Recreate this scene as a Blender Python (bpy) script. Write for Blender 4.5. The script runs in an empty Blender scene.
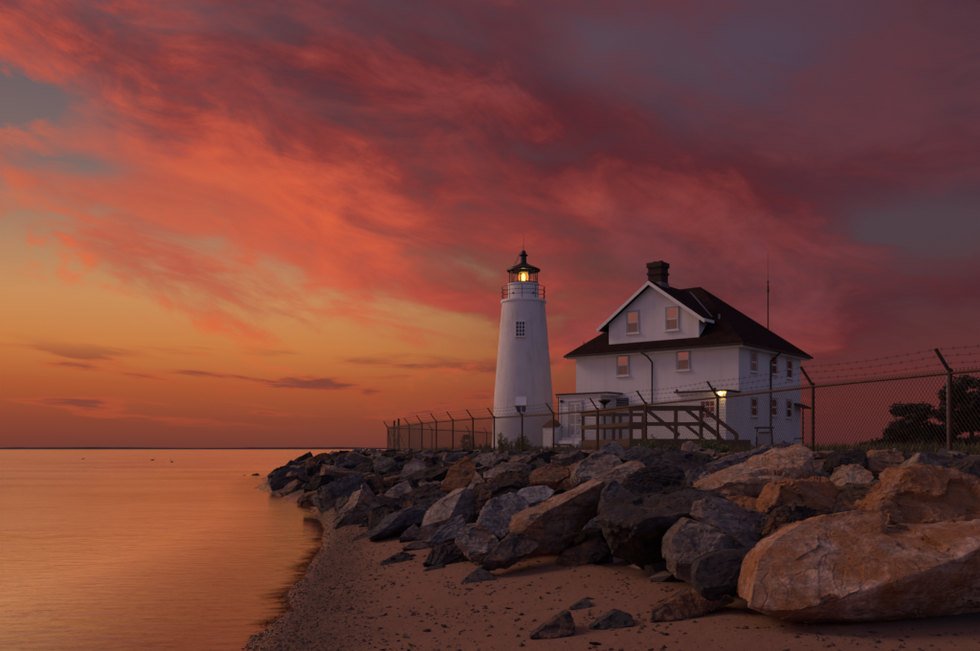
import bpy, bmesh, math, random
import numpy as np
from mathutils import Vector, Matrix, noise
R = math.radians
rnd = random.Random(7)
scene = bpy.context.scene
COL = scene.collection

# ------------------------------------------------------------------ camera
EYE = 1.70
FPX = 930.0                                    # focal length in photo pixels (980 wide)
cam_d = bpy.data.cameras.new('camera')
cam = bpy.data.objects.new('camera', cam_d); COL.objects.link(cam)
cam.location = (0, 0, EYE); cam.rotation_euler = (R(90), 0, 0)
cam_d.sensor_width = 36.0; cam_d.lens = 36.0 * FPX / 980.0
cam_d.shift_y = (449 - 325.5) / 980.0
cam_d.clip_start = 0.1; cam_d.clip_end = 30000
scene.camera = cam
scene.view_settings.view_transform = 'Standard'
scene.view_settings.look = 'None'
scene.view_settings.gamma = 1.0
scene.view_settings.exposure = 0.0

def S(r, g, b):
    f = lambda c: (c / 12.92 if c <= 0.04045 else ((c + 0.055) / 1.055) ** 2.4)
    return (f(r / 255), f(g / 255), f(b / 255), 1.0)

# ------------------------------------------------------------------ node helper
class NT:
    def __init__(s, nt): s.nt = nt
    def new(s, t, **k):
        n = s.nt.nodes.new(t)
        for a, b in k.items(): setattr(n, a, b)
        return n
    def put(s, sock, v):
        if isinstance(v, V): s.nt.links.new(v.o, sock)
        elif hasattr(v, 'is_output'): s.nt.links.new(v, sock)
        else: sock.default_value = v
    def math(s, op, a, b=None, c=None, clamp=False):
        n = s.new('ShaderNodeMath', operation=op, use_clamp=clamp)
        s.put(n.inputs[0], a)
        if b is not None: s.put(n.inputs[1], b)
        if c is not None: s.put(n.inputs[2], c)
        return V(s, n.outputs[0])
    def smooth(s, x, a, b, lo=0.0, hi=1.0, kind='SMOOTHSTEP'):
        n = s.new('ShaderNodeMapRange', interpolation_type=kind)
        s.put(n.inputs[0], x)
        n.inputs[1].default_value = a; n.inputs[2].default_value = b
        n.inputs[3].default_value = lo; n.inputs[4].default_value = hi
        return V(s, n.outputs[0])
    def lin(s, x, a, b, lo=0.0, hi=1.0): return s.smooth(x, a, b, lo, hi, 'LINEAR')
    def comb(s, x, y, z):
        n = s.new('ShaderNodeCombineXYZ')
        for i, v in enumerate((x, y, z)): s.put(n.inputs[i], v)
        return V(s, n.outputs[0])
    def sep(s, v):
        n = s.new('ShaderNodeSeparateXYZ'); s.put(n.inputs[0], v)
        return [V(s, o) for o in n.outputs]
    def noise(s, vec, scale, detail=4, rough=0.55, dist=0.0, out=0):
        n = s.new('ShaderNodeTexNoise')
        s.put(n.inputs['Vector'], vec); n.inputs['Scale'].default_value = scale
        n.inputs['Detail'].default_value = detail; n.inputs['Roughness'].default_value = rough
        n.inputs['Distortion'].default_value = dist
        return V(s, n.outputs[out])
    def voro(s, vec, scale, feature='F1', out=0, rand=1.0):
        n = s.new('ShaderNodeTexVoronoi', feature=feature)
        s.put(n.inputs['Vector'], vec); n.inputs['Scale'].default_value = scale
        n.inputs['Randomness'].default_value = rand
        return V(s, n.outputs[out])
    def vmul(s, v, w):
        n = s.new('ShaderNodeVectorMath', operation='MULTIPLY'); s.put(n.inputs[0], v); s.put(n.inputs[1], w)
        return V(s, n.outputs[0])
    def vadd(s, v, w):
        n = s.new('ShaderNodeVectorMath', operation='ADD'); s.put(n.inputs[0], v); s.put(n.inputs[1], w)
        return V(s, n.outputs[0])
    def mix(s, f, a, b, mode='MIX'):
        n = s.new('ShaderNodeMix', data_type='RGBA', blend_type=mode, clamp_factor=True)
        s.put(n.inputs[0], f); s.put(n.inputs[6], a); s.put(n.inputs[7], b)
        return V(s, n.outputs[2])
    def ramp(s, f, stops, interp='EASE'):
        n = s.new('ShaderNodeValToRGB'); cr = n.color_ramp; cr.interpolation = interp
        while len(cr.elements) < len(stops): cr.elements.new(0.5)
        for e, (p, c) in zip(cr.elements, stops): e.position = p; e.color = c
        s.put(n.inputs[0], f)
        return V(s, n.outputs[0])
    def bump(s, h, strength=0.3, dist=0.05, normal=None):
        n = s.new('ShaderNodeBump'); n.inputs['Strength'].default_value = strength
        n.inputs['Distance'].default_value = dist; s.put(n.inputs['Height'], h)
        if normal is not None: s.put(n.inputs['Normal'], normal)
        return V(s, n.outputs[0])
class V:
    def __init__(s, nt, o): s.nt, s.o = nt, o
    def __add__(s, b): return s.nt.math('ADD', s, b)
    __radd__ = __add__
    def __sub__(s, b): return s.nt.math('SUBTRACT', s, b)
    def __rsub__(s, b): return s.nt.math('SUBTRACT', b, s)
    def __mul__(s, b): return s.nt.math('MULTIPLY', s, b)
    __rmul__ = __mul__
    def __truediv__(s, b): return s.nt.math('DIVIDE', s, b)

# ------------------------------------------------------------------ sky
SUN_AZ, SUN_EL = -67.0, 6.0                    # degrees; azimuth from the view axis, negative = left
def build_world():
    w = bpy.data.worlds.new('World'); scene.world = w; w.use_nodes = True
    nt = w.node_tree; nt.nodes.clear(); t = NT(nt)
    tc = t.new('ShaderNodeTexCoord'); d = V(t, tc.outputs['Generated'])
    x, y, z = t.sep(d)
    zc = t.math('MAXIMUM', z, 0.0)
    left = t.smooth(x, 0.50, -0.50)                            # 1 towards the glow, 0 away from it
    # clear sky behind the clouds: dusky haze at the sea, amber band, then slate
    warm = t.ramp(zc, [(0.0, S(116, 60, 52)), (0.030, S(142, 70, 50)), (0.065, S(176, 88, 50)), (0.105, S(200, 124, 66)),
                       (0.150, S(200, 140, 88)), (0.20, S(174, 132, 100)), (0.27, S(126, 105, 101)), (0.36, S(104, 90, 96)), (1.0, S(84, 80, 104))], 'LINEAR')
    cool = t.ramp(zc, [(0.0, S(96, 46, 46)), (0.05, S(106, 48, 48)), (0.12, S(92, 50, 54)), (0.2, S(80, 62, 70)),
                       (0.36, S(80, 66, 84)), (1.0, S(78, 76, 104))], 'LINEAR')
    clear = t.mix(t.smooth(x, 0.30, -0.22), cool, warm)
    # domain for the cloud fields: long streaks sinking to the right
    wob = t.noise(d, 2.2, 2, 0.5, out=1)
    dw = t.vadd(d, t.vmul(t.vadd(wob, (-0.5, -0.5, -0.5)), (0.16, 0.16, 0.10)))
    def streak(ang, sx, sz, off):
        m = t.new('ShaderNodeMapping', vector_type='TEXTURE')
        t.put(m.inputs[0], dw); m.inputs['Rotation'].default_value = (0, R(ang), 0)
        m.inputs['Location'].default_value = off; m.inputs['Scale'].default_value = (1 / sx, 1 / sx, 1 / sz)
        return V(t, m.outputs[0])
    n_big = t.noise(streak(20, 2.2, 5.2, (0.3, 0.1, 0.2)), 1.0, 3, 0.5)
    n_mid = t.noise(streak(14, 3.6, 11.5, (1.7, 0.4, 0.9)), 1.0, 7, 0.60, 0.5)
    n_fin = t.noise(streak(10, 11.0, 25.0, (0.2, 2.4, 0.5)), 1.0, 8, 0.66, 0.7)
    n_rid = 1.0 - t.math('ABSOLUTE', (t.noise(streak(19, 4.2, 11.0, (3.1, 0.7, 1.9)), 1.0, 7, 0.58, 0.8) - 0.5) * 5.0)   # thin bright filaments
    n_low = t.noise(streak(1, 7.0, 60.0, (5.2, 1.3, 0.7)), 1.0, 5, 0.55, 0.3)
    # the big cloud sheet: everything above a line that drops from the left to the middle
    xc = t.math('MAXIMUM', x, -0.55)
    edge = 0.122 - 0.14 * xc + 0.26 * xc * xc
    h = z - edge
    body = h + 0.20 * (n_mid - 0.5) + 0.14 * (n_big - 0.5) + 0.08 * (n_fin - 0.5)
    def spot(px, py, rx, ry, k):
        az = math.atan((px - 490) / FPX); el = math.atan((449 - py) / math.hypot(FPX, px - 490))
        cx, cz = math.sin(az) * math.cos(el), math.sin(el)
        q = t.math('POWER', (x - cx) / rx, 2.0) + t.math('POWER', (z - cz) / ry, 2.0)
        return t.math('EXPONENT', q * -1.0) * k
    gaps = spot(-12, 92, 0.075, 0.040, 1.7) + spot(150, 8, 0.12, 0.025, 0.5) + spot(745, 60, 0.09, 0.05, 0.8) + spot(912, 240, 0.085, 0.036, 1.6) + spot(75, 165, 0.05, 0.012, 0.9) + spot(600, 40, 0.05, 0.03, 0.5)
    front = t.smooth(y, 0.0, 0.35)
    thick = t.smooth(body, -0.020, 0.030)
    dens = t.math('SUBTRACT', thick, gaps * front * t.smooth(n_mid + n_fin * 0.6, 0.72, 1.0, 1.0, 0.15), clamp=True)
    veil = t.smooth(n_mid * 0.6 + n_fin * 0.4, 0.34, 0.56, 0.70, 1.0)
    dens = dens * veil
    # how strongly the glow reaches the cloud
    rim = t.math('EXPONENT', t.math('POWER', (h - 0.03) / 0.085, 2.0) * -1.0)
    lit = 0.05 + 0.45 * left + rim * (0.03 + 0.26 * left) + (n_mid - 0.5) * (0.65 + 0.20 * left) + (n_fin - 0.5) * (0.24 + 0.52 * left) + (n_big - 0.5) * 0.5 + t.math('MAXIMUM', n_rid, 0.0) * (0.05 + 0.14 * left) - t.smooth(z, 0.22, 0.44) * 0.22
    ccol = t.ramp(lit, [(0.0, S(70, 34, 46)), (0.20, S(94, 38, 46)), (0.40, S(142, 57, 55)), (0.58, S(186, 78, 62)), (0.76, S(214, 93, 62)), (0.92, S(228, 104, 62)), (1.0, S(232, 118, 74))], 'LINEAR')
    ccol = t.mix(t.smooth(n_big + n_fin * 0.4 + z * 0.25, 0.70, 0.96) * 0.48, ccol, S(104, 68, 78))
    col = t.mix(dens, clear, ccol)
    # low dark bars with a glowing underside over the amber band, and stray wisps
    lowzone = t.smooth(z, 0.016, 0.035) * t.smooth(z, 0.115, 0.075)
    low = t.smooth(n_low + (n_mid - 0.5) * 0.25, 0.575, 0.66) * lowzone
    glow = t.smooth(n_low + (n_mid - 0.5) * 0.25, 0.52, 0.60) * lowzone
    col = t.mix(glow * 0.5, col, t.mix(left, S(110, 46, 46), S(198, 84, 52)))
    col = t.mix(low * 0.75, col, t.mix(left, S(92, 44, 48), S(116, 64, 58)))
    wisp = t.smooth(n_mid * 0.5 + n_fin * 0.5, 0.53, 0.64) * t.smooth(h, -0.12, -0.05) * t.smooth(h, 0.02, -0.02)
    col = t.mix(wisp * 0.85, col, t.mix(left, S(130, 52, 50), S(230, 108, 62)))
    # the half of the sky away from the dawn is a slate blue
    back = t.smooth(y, 0.20, -0.45)
    away = t.ramp(zc, [(0.0, S(100, 92, 118)), (0.25, S(108, 112, 148)), (1.0, S(98, 104, 142))], 'LINEAR')
    east = t.smooth(x, -0.45, -0.90)
    away = t.mix(east * t.smooth(z, 0.40, 0.10), away, S(180, 110, 102))
    col = t.mix(back * 0.9, col, away)
    top = t.smooth(z, 0.45, 0.85)
    col = t.mix(top * 0.6, col, S(96, 92, 122))
    # the clear-air share of a physical dawn sky, with the sun at the lamp's bearing
    sky = t.new('ShaderNodeTexSky', sky_type='NISHITA', sun_disc=False)
    sky.sun_elevation = R(SUN_EL * 0.5); sky.sun_rotation = R(SUN_AZ); sky.air_density = 1.6; sky.dust_density = 2.5
    col = t.mix(1.0, col, t.mix(1.0, V(t, sky.outputs[0]), (0.003, 0.002, 0.002, 1), 'MULTIPLY'), 'ADD')
    bg = t.new('ShaderNodeBackground'); t.put(bg.inputs[0], col); bg.inputs[1].default_value = 1.0
    out = t.new('ShaderNodeOutputWorld'); nt.links.new(bg.outputs[0], out.inputs[0])
build_world()
sun_d = bpy.data.lights.new('sun', 'SUN'); sun = bpy.data.objects.new('sun', sun_d); COL.objects.link(sun)
sun_d.energy = 1.1; sun_d.angle = R(22); sun_d.color = (1.0, 0.64, 0.46)
_sd = Vector((math.sin(R(SUN_AZ)) * math.cos(R(SUN_EL + 26)), math.cos(R(SUN_AZ)) * math.cos(R(SUN_EL + 26)), math.sin(R(SUN_EL + 26))))
sun.rotation_euler = _sd.to_track_quat('Z', 'Y').to_euler()
sun.location = (-30, 10, 20)

# ------------------------------------------------------------------ mesh helpers
class MB:
    def __init__(s): s.v = []; s.f = []
    def add(s, vs, fs):
        b = len(s.v); s.v += [tuple(p) for p in vs]; s.f += [tuple(i + b for i in f) for f in fs]; return s
    def box(s, x0, x1, y0, y1, z0, z1):
        return s.add([(x0, y0, z0), (x1, y0, z0), (x1, y1, z0), (x0, y1, z0), (x0, y0, z1), (x1, y0, z1), (x1, y1, z1), (x0, y1, z1)],
                     [(0, 3, 2, 1), (4, 5, 6, 7), (0, 1, 5, 4), (1, 2, 6, 5), (2, 3, 7, 6), (3, 0, 4, 7)])
    def beam(s, p, q, w, h, up=(0, 0, 1)):
        p, q = Vector(p), Vector(q); d = (q - p).normalized(); u = Vector(up)
        a = d.cross(u)
        if a.length < 1e-4: a = d.cross(Vector((0, 1, 0)))
        a.normalize(); b = a.cross(d).normalized()
        vs = [e + a * (i * w / 2) + b * (j * h / 2) for e in (p, q) for i, j in ((-1, -1), (1, -1), (1, 1), (-1, 1))]
        return s.add(vs, [(0, 1, 2, 3), (7, 6, 5, 4), (0, 4, 5, 1), (1, 5, 6, 2), (2, 6, 7, 3), (3, 7, 4, 0)])
    def tube(s, p, q, r, r2=None, n=8, cap=True):
        p, q = Vector(p), Vector(q); d = (q - p).normalized(); r2 = r if r2 is None else r2
        a = d.orthogonal().normalized(); b = d.cross(a)
        vs = []
        for e, rr in ((p, r), (q, r2)):
            for k in range(n):
                t = 2 * math.pi * k / n
                vs.append(e + a * (rr * math.cos(t)) + b * (rr * math.sin(t)))
        fs = [(k, (k + 1) % n, n + (k + 1) % n, n + k) for k in range(n)]
        if cap: fs += [tuple(range(n - 1, -1, -1)), tuple(range(n, 2 * n))]
        return s.add(vs, fs)
    def lathe(s, prof, n=48, cx=0, cy=0, close=False):
        vs = [(cx + r * math.cos(2 * math.pi * k / n), cy + r * math.sin(2 * math.pi * k / n), z) for r, z in prof for k in range(n)]
        fs = [(i * n + k, i * n + (k + 1) % n, (i + 1) * n + (k + 1) % n, (i + 1) * n + k) for i in range(len(prof) - 1) for k in range(n)]
        if close: fs += [tuple(range(n - 1, -1, -1)), tuple(range((len(prof) - 1) * n, len(prof) * n))]
        return s.add(vs, fs)
    def ring(s, R0, r, z, n=40, cx=0, cy=0, a0=0, a1=2 * math.pi):
        full = abs(a1 - a0 - 2 * math.pi) < 1e-6
        pts = [(cx + R0 * math.cos(a0 + (a1 - a0) * k / n), cy + R0 * math.sin(a0 + (a1 - a0) * k / n), z) for k in range(n + 1)]
        for k in range(n): s.tube(pts[k], pts[k + 1], r, n=5, cap=False)
        return s
    def prism(s, poly, axis, a, b):
        """extrude a 2-D polygon along an axis: axis 'y' -> poly is (x,z); 'x' -> (y,z); 'z' -> (x,y)"""
        mk = {'y': lambda p, t: (p[0], t, p[1]), 'x': lambda p, t: (t, p[0], p[1]), 'z': lambda p, t: (p[0], p[1], t)}[axis]
        n = len(poly); vs = [mk(p, a) for p in poly] + [mk(p, b) for p in poly]
        fs = [(k, (k + 1) % n, n + (k + 1) % n, n + k) for k in range(n)] + [tuple(range(n - 1, -1, -1)), tuple(range(n, 2 * n))]
        return s.add(vs, fs)
    def mesh(s, name):
        me = bpy.data.meshes.new(name); me.from_pydata(s.v, [], s.f); me.update()
        bm = bmesh.new(); bm.from_mesh(me)
        bmesh.ops.recalc_face_normals(bm, faces=bm.faces); bm.to_mesh(me); bm.free()
        return me
    def build(s, name, mat, parent=None, smooth=None, loc=None):
        me = s.mesh(name)
        if smooth is not None: shade(me, smooth)
        return link(name, me, mat, parent, loc)
def shade(me, ang):
    for p in me.polygons: p.use_smooth = True
    me.set_sharp_from_angle(angle=R(ang))
def link(name, me, mat, parent=None, loc=None):
    o = bpy.data.objects.new(name, me); COL.objects.link(o)
    if mat is not None and not me.materials: me.materials.append(mat)
    if parent: o.parent = parent
    if loc is not None: o.location = loc
    return o
def empty(name, loc=(0, 0, 0), rz=0.0):
    o = bpy.data.objects.new(name, None); COL.objects.link(o); o.location = loc; o.rotation_euler = (0, 0, rz)
    o.empty_display_size = 0.3
    return o
def tag(o, label, cat, group=None):
    o['label'] = label; o['category'] = cat
    if group: o['group'] = group
    return o
def copy_tree(o, parent=None):
    c = o.copy(); COL.objects.link(c); c.parent = parent
    for ch in list(o.children): copy_tree(ch, c)
    return c
def at(px, py, Y):
    """a point of the place seen at a photo pixel and standing Y metres away"""
    return Vector(((px - 490) / FPX * Y, Y, EYE + (449 - py) / FPX * Y))

# ------------------------------------------------------------------ materials
def mat(name, base, rough=0.7, metal=0.0, var=0.12, scale=6.0, bump=0.0, bscale=40.0, bdist=0.01, spec=0.5):
    m = bpy.data.materials.new(name); m.use_nodes = True; nt = m.node_tree; t = NT(nt)
    b = nt.nodes['Principled BSDF']; b.inputs['Roughness'].default_value = rough; b.inputs['Metallic'].default_value = metal
    b.inputs['Specular IOR Level'].default_value = spec
    co = V(t, t.new('ShaderNodeTexCoord').outputs['Object'])
    n = t.noise(co, scale, 5, 0.6)
    k = t.lin(n, 0.25, 0.75, 1 - var, 1 + var)
    col = t.mix(1.0, (*base, 1), t.comb(k, k, k), 'MULTIPLY')
    t.put(b.inputs['Base Color'], col)
    if bump: t.put(b.inputs['Normal'], t.bump(t.noise(co, bscale, 4, 0.6), bump, bdist))
    m['_'] = 0
    return m
def mat_paint_brick():
    m = mat('white_painted_masonry', (0.80, 0.79, 0.78), 0.75, var=0.06)
    nt = m.node_tree; t = NT(nt); b = nt.nodes['Principled BSDF']
    co = V(t, t.new('ShaderNodeTexCoord').outputs['Object'])
    x, y, z = t.sep(co)
    streak = t.noise(t.comb(x * 3.0, y * 3.0, z * 0.25), 1.0, 4, 0.6)
    blot = t.noise(co, 1.1, 5, 0.65)
    col = t.mix(t.smooth(streak, 0.50, 0.72) * t.smooth(z, 2.0, 10.0, 0.35, 0.75), (0.82, 0.80, 0.79, 1), (0.60, 0.56, 0.52, 1))
    col = t.mix(t.smooth(blot, 0.48, 0.72) * 0.45, col, (0.62, 0.60, 0.60, 1))
    t.put(b.inputs['Base Color'], col)
    ang = t.math('ARCTAN2', y, x)
    br = t.new('ShaderNodeTexBrick'); br.inputs['Scale'].default_value = 1.0
    br.inputs['Brick Width'].default_value = 0.24; br.inputs['Row Height'].default_value = 0.085
    br.inputs['Mortar Size'].default_value = 0.010; br.inputs['Mortar Smooth'].default_value = 0.6
    t.put(br.inputs['Vector'], t.comb(ang * 2.0, z, 0.0))
    hh = V(t, br.outputs['Fac']) * -0.6 + t.noise(co, 6.0, 5, 0.65) * 1.6
    t.put(b.inputs['Normal'], t.bump(hh, 0.8, 0.045))
    return m
def mat_roof():
    m = mat('dark_shingles', (0.030, 0.020, 0.019), 0.95, spec=0.12)
    nt = m.node_tree; t = NT(nt); b = nt.nodes['Principled BSDF']
    co = V(t, t.new('ShaderNodeTexCoord').outputs['Object'])
    x, y, z = t.sep(co)
    br = t.new('ShaderNodeTexBrick'); br.inputs['Scale'].default_value = 1.0
    br.inputs['Brick Width'].default_value = 0.32; br.inputs['Row Height'].default_value = 0.13; br.inputs['Mortar Size'].default_value = 0.012
    br.inputs['Color1'].default_value = (0.034, 0.013, 0.010, 1); br.inputs['Color2'].default_value = (0.016, 0.007, 0.006, 1); br.inputs['Mortar'].default_value = (0.009, 0.007, 0.007, 1)
    t.put(br.inputs['Vector'], t.comb(x + y, z, 0.0))
    t.put(b.inputs['Base Color'], V(t, br.outputs['Color']))
    t.put(b.inputs['Normal'], t.bump(V(t, br.outputs['Fac']) * -1.0 + t.noise(co, 30, 3) * 0.5, 0.5, 0.02))
    return m
def mat_brick():
    m = mat('red_brick', (0.16, 0.05, 0.04), 0.85)
    nt = m.node_tree; t = NT(nt); b = nt.nodes['Principled BSDF']
    x, y, z = t.sep(V(t, t.new('ShaderNodeTexCoord').outputs['Object']))
    br = t.new('ShaderNodeTexBrick'); br.inputs['Scale'].default_value = 1.0
    br.inputs['Brick Width'].default_value = 0.23; br.inputs['Row Height'].default_value = 0.08; br.inputs['Mortar Size'].default_value = 0.008
    br.inputs['Color1'].default_value = (0.052, 0.016, 0.013, 1); br.inputs['Color2'].default_value = (0.030, 0.010, 0.009, 1); br.inputs['Mortar'].default_value = (0.045, 0.03, 0.028, 1)
    t.put(br.inputs['Vector'], t.comb(x + y, z, 0.0))
    t.put(b.inputs['Base Color'], V(t, br.outputs['Color']))
    t.put(b.inputs['Normal'], t.bump(V(t, br.outputs['Fac']) * -1.0, 0.6, 0.02))
    return m
def mat_rock():
    """one stone material: the object's colour gives the stone, its alpha the share of rust stain"""
    m = bpy.data.materials.new('quarry_stone'); m.use_nodes = True; nt = m.node_tree; t = NT(nt)
    b = nt.nodes['Principled BSDF']; b.inputs['Roughness'].default_value = 0.82; b.inputs['Specular IOR Level'].default_value = 0.35
    oi = t.new('ShaderNodeObjectInfo'); oc = V(t, oi.outputs['Color']); rust = V(t, oi.outputs['Alpha']); rn = V(t, oi.outputs['Random'])
    co = V(t, t.new('ShaderNodeTexCoord').outputs['Object'])
    co = t.vadd(co, t.comb(rn * 31.0, rn * 17.0, rn * 11.0))
    big = t.noise(co, 1.7, 6, 0.62, 0.5); fine = t.noise(co, 14.0, 6, 0.68)
    m2 = t.new('ShaderNodeMapping'); t.put(m2.inputs[0], co); m2.inputs['Rotation'].default_value = (0.5, 0.6, 0.3); m2.inputs['Scale'].default_value = (1.0, 1.3, 9.0)
    bands = t.noise(V(t, m2.outputs[0]), 1.3, 6, 0.62, 0.7)
    k = t.lin(big, 0.3, 0.72, 0.40, 1.15) * t.lin(fine, 0.30, 0.72, 0.42, 1.58) * t.lin(bands, 0.32, 0.68, 0.66, 1.30)
    col = t.mix(1.0, oc, t.comb(k, k, k), 'MULTIPLY')
    st = t.noise(co, 2.4, 7, 0.66, 0.9)
    col = t.mix(t.smooth(st + rust * 0.42, 0.56, 0.92) * t.smooth(rust, 0.0, 0.25), col, t.mix(fine, (0.22, 0.075, 0.024, 1), (0.62, 0.28, 0.11, 1)))
    pale = t.smooth(t.noise(co, 3.3, 8, 0.75, 1.2), 0.60, 0.74)
    col = t.mix(pale * 0.35, col, (0.46, 0.43, 0.40, 1))
    dk = t.smooth(t.noise(t.vadd(co, (9, 4, 2)), 2.0, 7, 0.7, 0.8), 0.60, 0.76)
    col = t.mix(dk * 0.5, col, (0.035, 0.032, 0.035, 1))
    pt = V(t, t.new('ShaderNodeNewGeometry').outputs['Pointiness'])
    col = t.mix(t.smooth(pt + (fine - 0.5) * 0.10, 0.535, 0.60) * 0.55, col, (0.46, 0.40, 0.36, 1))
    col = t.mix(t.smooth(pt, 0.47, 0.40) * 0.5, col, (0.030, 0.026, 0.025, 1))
    t.put(b.inputs['Base Color'], col)
    crk = t.smooth(t.voro(t.vadd(co, t.vmul(t.noise(co, 3, 3, out=1), (0.5, 0.5, 0.5))), 1.5, 'DISTANCE_TO_EDGE'), 0.0, 0.035)
    def facets(sc):
        vn = t.new('ShaderNodeTexVoronoi'); t.put(vn.inputs['Vector'], t.vadd(V(t, m2.outputs[0]), t.vmul(t.noise(co, 4, 4, out=1), (0.35, 0.35, 0.35)))); vn.inputs['Scale'].default_value = sc
        df = t.new('ShaderNodeVectorMath', operation='SUBTRACT'); t.put(df.inputs[0], V(t, m2.outputs[0])); nt.links.new(vn.outputs['Position'], df.inputs[1])
        dt_ = t.new('ShaderNodeVectorMath', operation='DOT_PRODUCT'); nt.links.new(df.outputs[0], dt_.inputs[0]); t.put(dt_.inputs[1], t.vadd(V(t, vn.outputs['Color']), (-0.5, -0.5, -0.5)))
        return V(t, dt_.outputs['Value'])
    hh = facets(1.6) * 1.3 + facets(4.5) * 1.6 + t.noise(co, 6.0, 8, 0.70) * 0.7 + bands * 0.7 + crk * 0.22 + t.noise(co, 32.0, 5, 0.7) * 0.5
    t.put(b.inputs['Normal'], t.bump(hh, 0.95, 0.075))
    return m
M = {}
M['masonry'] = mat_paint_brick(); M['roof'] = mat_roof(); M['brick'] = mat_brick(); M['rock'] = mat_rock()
M['stucco'] = mat('white_stucco', (0.80, 0.79, 0.78), 0.8, var=0.07, scale=1.2, bump=0.5, bscale=9, bdist=0.02)
def weather(m, amt):
    nt = m.node_tree; t = NT(nt); b = nt.nodes['Principled BSDF']
    co = V(t, t.new('ShaderNodeTexCoord').outputs['Object']); x, y, z = t.sep(co)
    run = t.noise(t.comb(x * 2.6, y * 2.6, z * 0.18), 1.0, 5, 0.62); blot = t.noise(co, 0.9, 6, 0.68)
    col = t.mix(t.smooth(run, 0.50, 0.74) * amt, (0.80, 0.79, 0.78, 1), (0.50, 0.46, 0.43, 1))
    col = t.mix(t.smooth(blot, 0.50, 0.72) * amt, col, (0.62, 0.61, 0.61, 1))
    col = t.mix(t.smooth(z + (blot - 0.5) * 1.6, 0.9, 0.0) * amt, col, (0.42, 0.38, 0.33, 1))
    t.put(b.inputs['Base Color'], col)
weather(M['stucco'], 0.26)
M['white'] = mat('white_paint', (0.80, 0.79, 0.77), 0.6, var=0.06, scale=3)
M['trim'] = mat('grey_trim', (0.42, 0.42, 0.43), 0.6, var=0.1)
M['black'] = mat('black_iron', (0.012, 0.011, 0.011), 0.5, var=0.2)
M['rust'] = mat('rusty_pipe', (0.075, 0.032, 0.018), 0.65, 0.3, var=0.45, scale=5, bump=0.3)
M['wire'] = mat('weathered_wire', (0.050, 0.035, 0.030), 0.6, 0.4, var=0.2)
M['galv'] = mat('galvanised_pipe', (0.25, 0.26, 0.30), 0.5, 0.6, var=0.15)
M['deckwood'] = mat('weathered_lumber', (0.115, 0.064, 0.040), 0.85, var=0.3, scale=3, bump=0.4, bscale=20)
M['darkwood'] = mat('dark_lumber', (0.06, 0.04, 0.032), 0.8, var=0.3, scale=4)
M['blind'] = mat('window_blind', (0.34, 0.31, 0.30), 0.8, var=0.1)
M['redpane'] = mat('red_pane', (0.22, 0.06, 0.05), 0.7, var=0.2)  # even red for the porch window panes; no curtain is modelled
M['dusk'] = mat('dim_interior', (0.014, 0.014, 0.018), 1.0, spec=0.0)
M['feather'] = mat('dark_feathers', (0.03, 0.025, 0.02), 0.8)
M['stone_dark'] = mat('dark_stone', (0.05, 0.045, 0.045), 0.9, var=0.4)
M['darkred'] = mat('dark_red_boards', (0.075, 0.022, 0.018), 0.8, var=0.25, scale=5)
M['valley'] = mat('lead_flashing', (0.16, 0.16, 0.19), 0.5, 0.4)
def mat_leaf(name, c1, c2):
    m = bpy.data.materials.new(name); m.use_nodes = True; nt = m.node_tree; t = NT(nt)
    b = nt.nodes['Principled BSDF']; b.inputs['Roughness'].default_value = 0.7
    g = V(t, t.new('ShaderNodeNewGeometry').outputs['Random Per Island'])
    t.put(b.inputs['Base Color'], t.mix(g, c1, c2))
    return m
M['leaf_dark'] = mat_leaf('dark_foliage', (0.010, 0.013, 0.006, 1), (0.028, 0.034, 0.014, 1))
M['leaf_weed'] = mat_leaf('weed_foliage', (0.07, 0.10, 0.025, 1), (0.16, 0.19, 0.05, 1))
M['grass'] = mat_leaf('dry_grass', (0.06, 0.075, 0.022, 1), (0.17, 0.13, 0.055, 1))
M['bark'] = mat('bark', (0.035, 0.028, 0.022), 0.9, var=0.3, scale=8, bump=0.5)
def mat_glass(name, refl, tint):
    m = bpy.data.materials.new(name); m.use_nodes = True; nt = m.node_tree; t = NT(nt); nt.nodes.clear()
    gl = t.new('ShaderNodeBsdfGlossy'); gl.inputs['Roughness'].default_value = 0.04; gl.inputs['Color'].default_value = (0.92, 0.84, 0.86, 1)
    tr = t.new('ShaderNodeBsdfTransparent'); tr.inputs['Color'].default_value = tint
    fc = V(t, t.new('ShaderNodeLayerWeight').outputs['Facing']); fc = t.math('POWER', fc, 4.0) * 0.2 + refl
    mx = t.new('ShaderNodeMixShader'); t.put(mx.inputs[0], fc); nt.links.new(tr.outputs[0], mx.inputs[1]); nt.links.new(gl.outputs[0], mx.inputs[2])
    o = t.new('ShaderNodeOutputMaterial'); nt.links.new(mx.outputs[0], o.inputs[0])
    return m
M['glass'] = mat_glass('clear_glass', 0.05, (0.95, 0.93, 0.88, 1))
M['pane'] = mat_glass('window_glass', 0.40, (0.55, 0.52, 0.5, 1))
def mat_emit(name, col, s):
    m = bpy.data.materials.new(name); m.use_nodes = True; nt = m.node_tree; t = NT(nt)
    b = nt.nodes['Principled BSDF']; b.inputs['Emission Color'].default_value = col; b.inputs['Emission Strength'].default_value = s
    b.inputs['Base Color'].default_value = col
    return m
M['bulb'] = mat_emit('lamp_bulb', (1.0, 0.60, 0.15, 1), 9.0)
M['porch_bulb'] = mat_emit('porch_bulb', (1.0, 0.58, 0.16, 1), 18.0)
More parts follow.
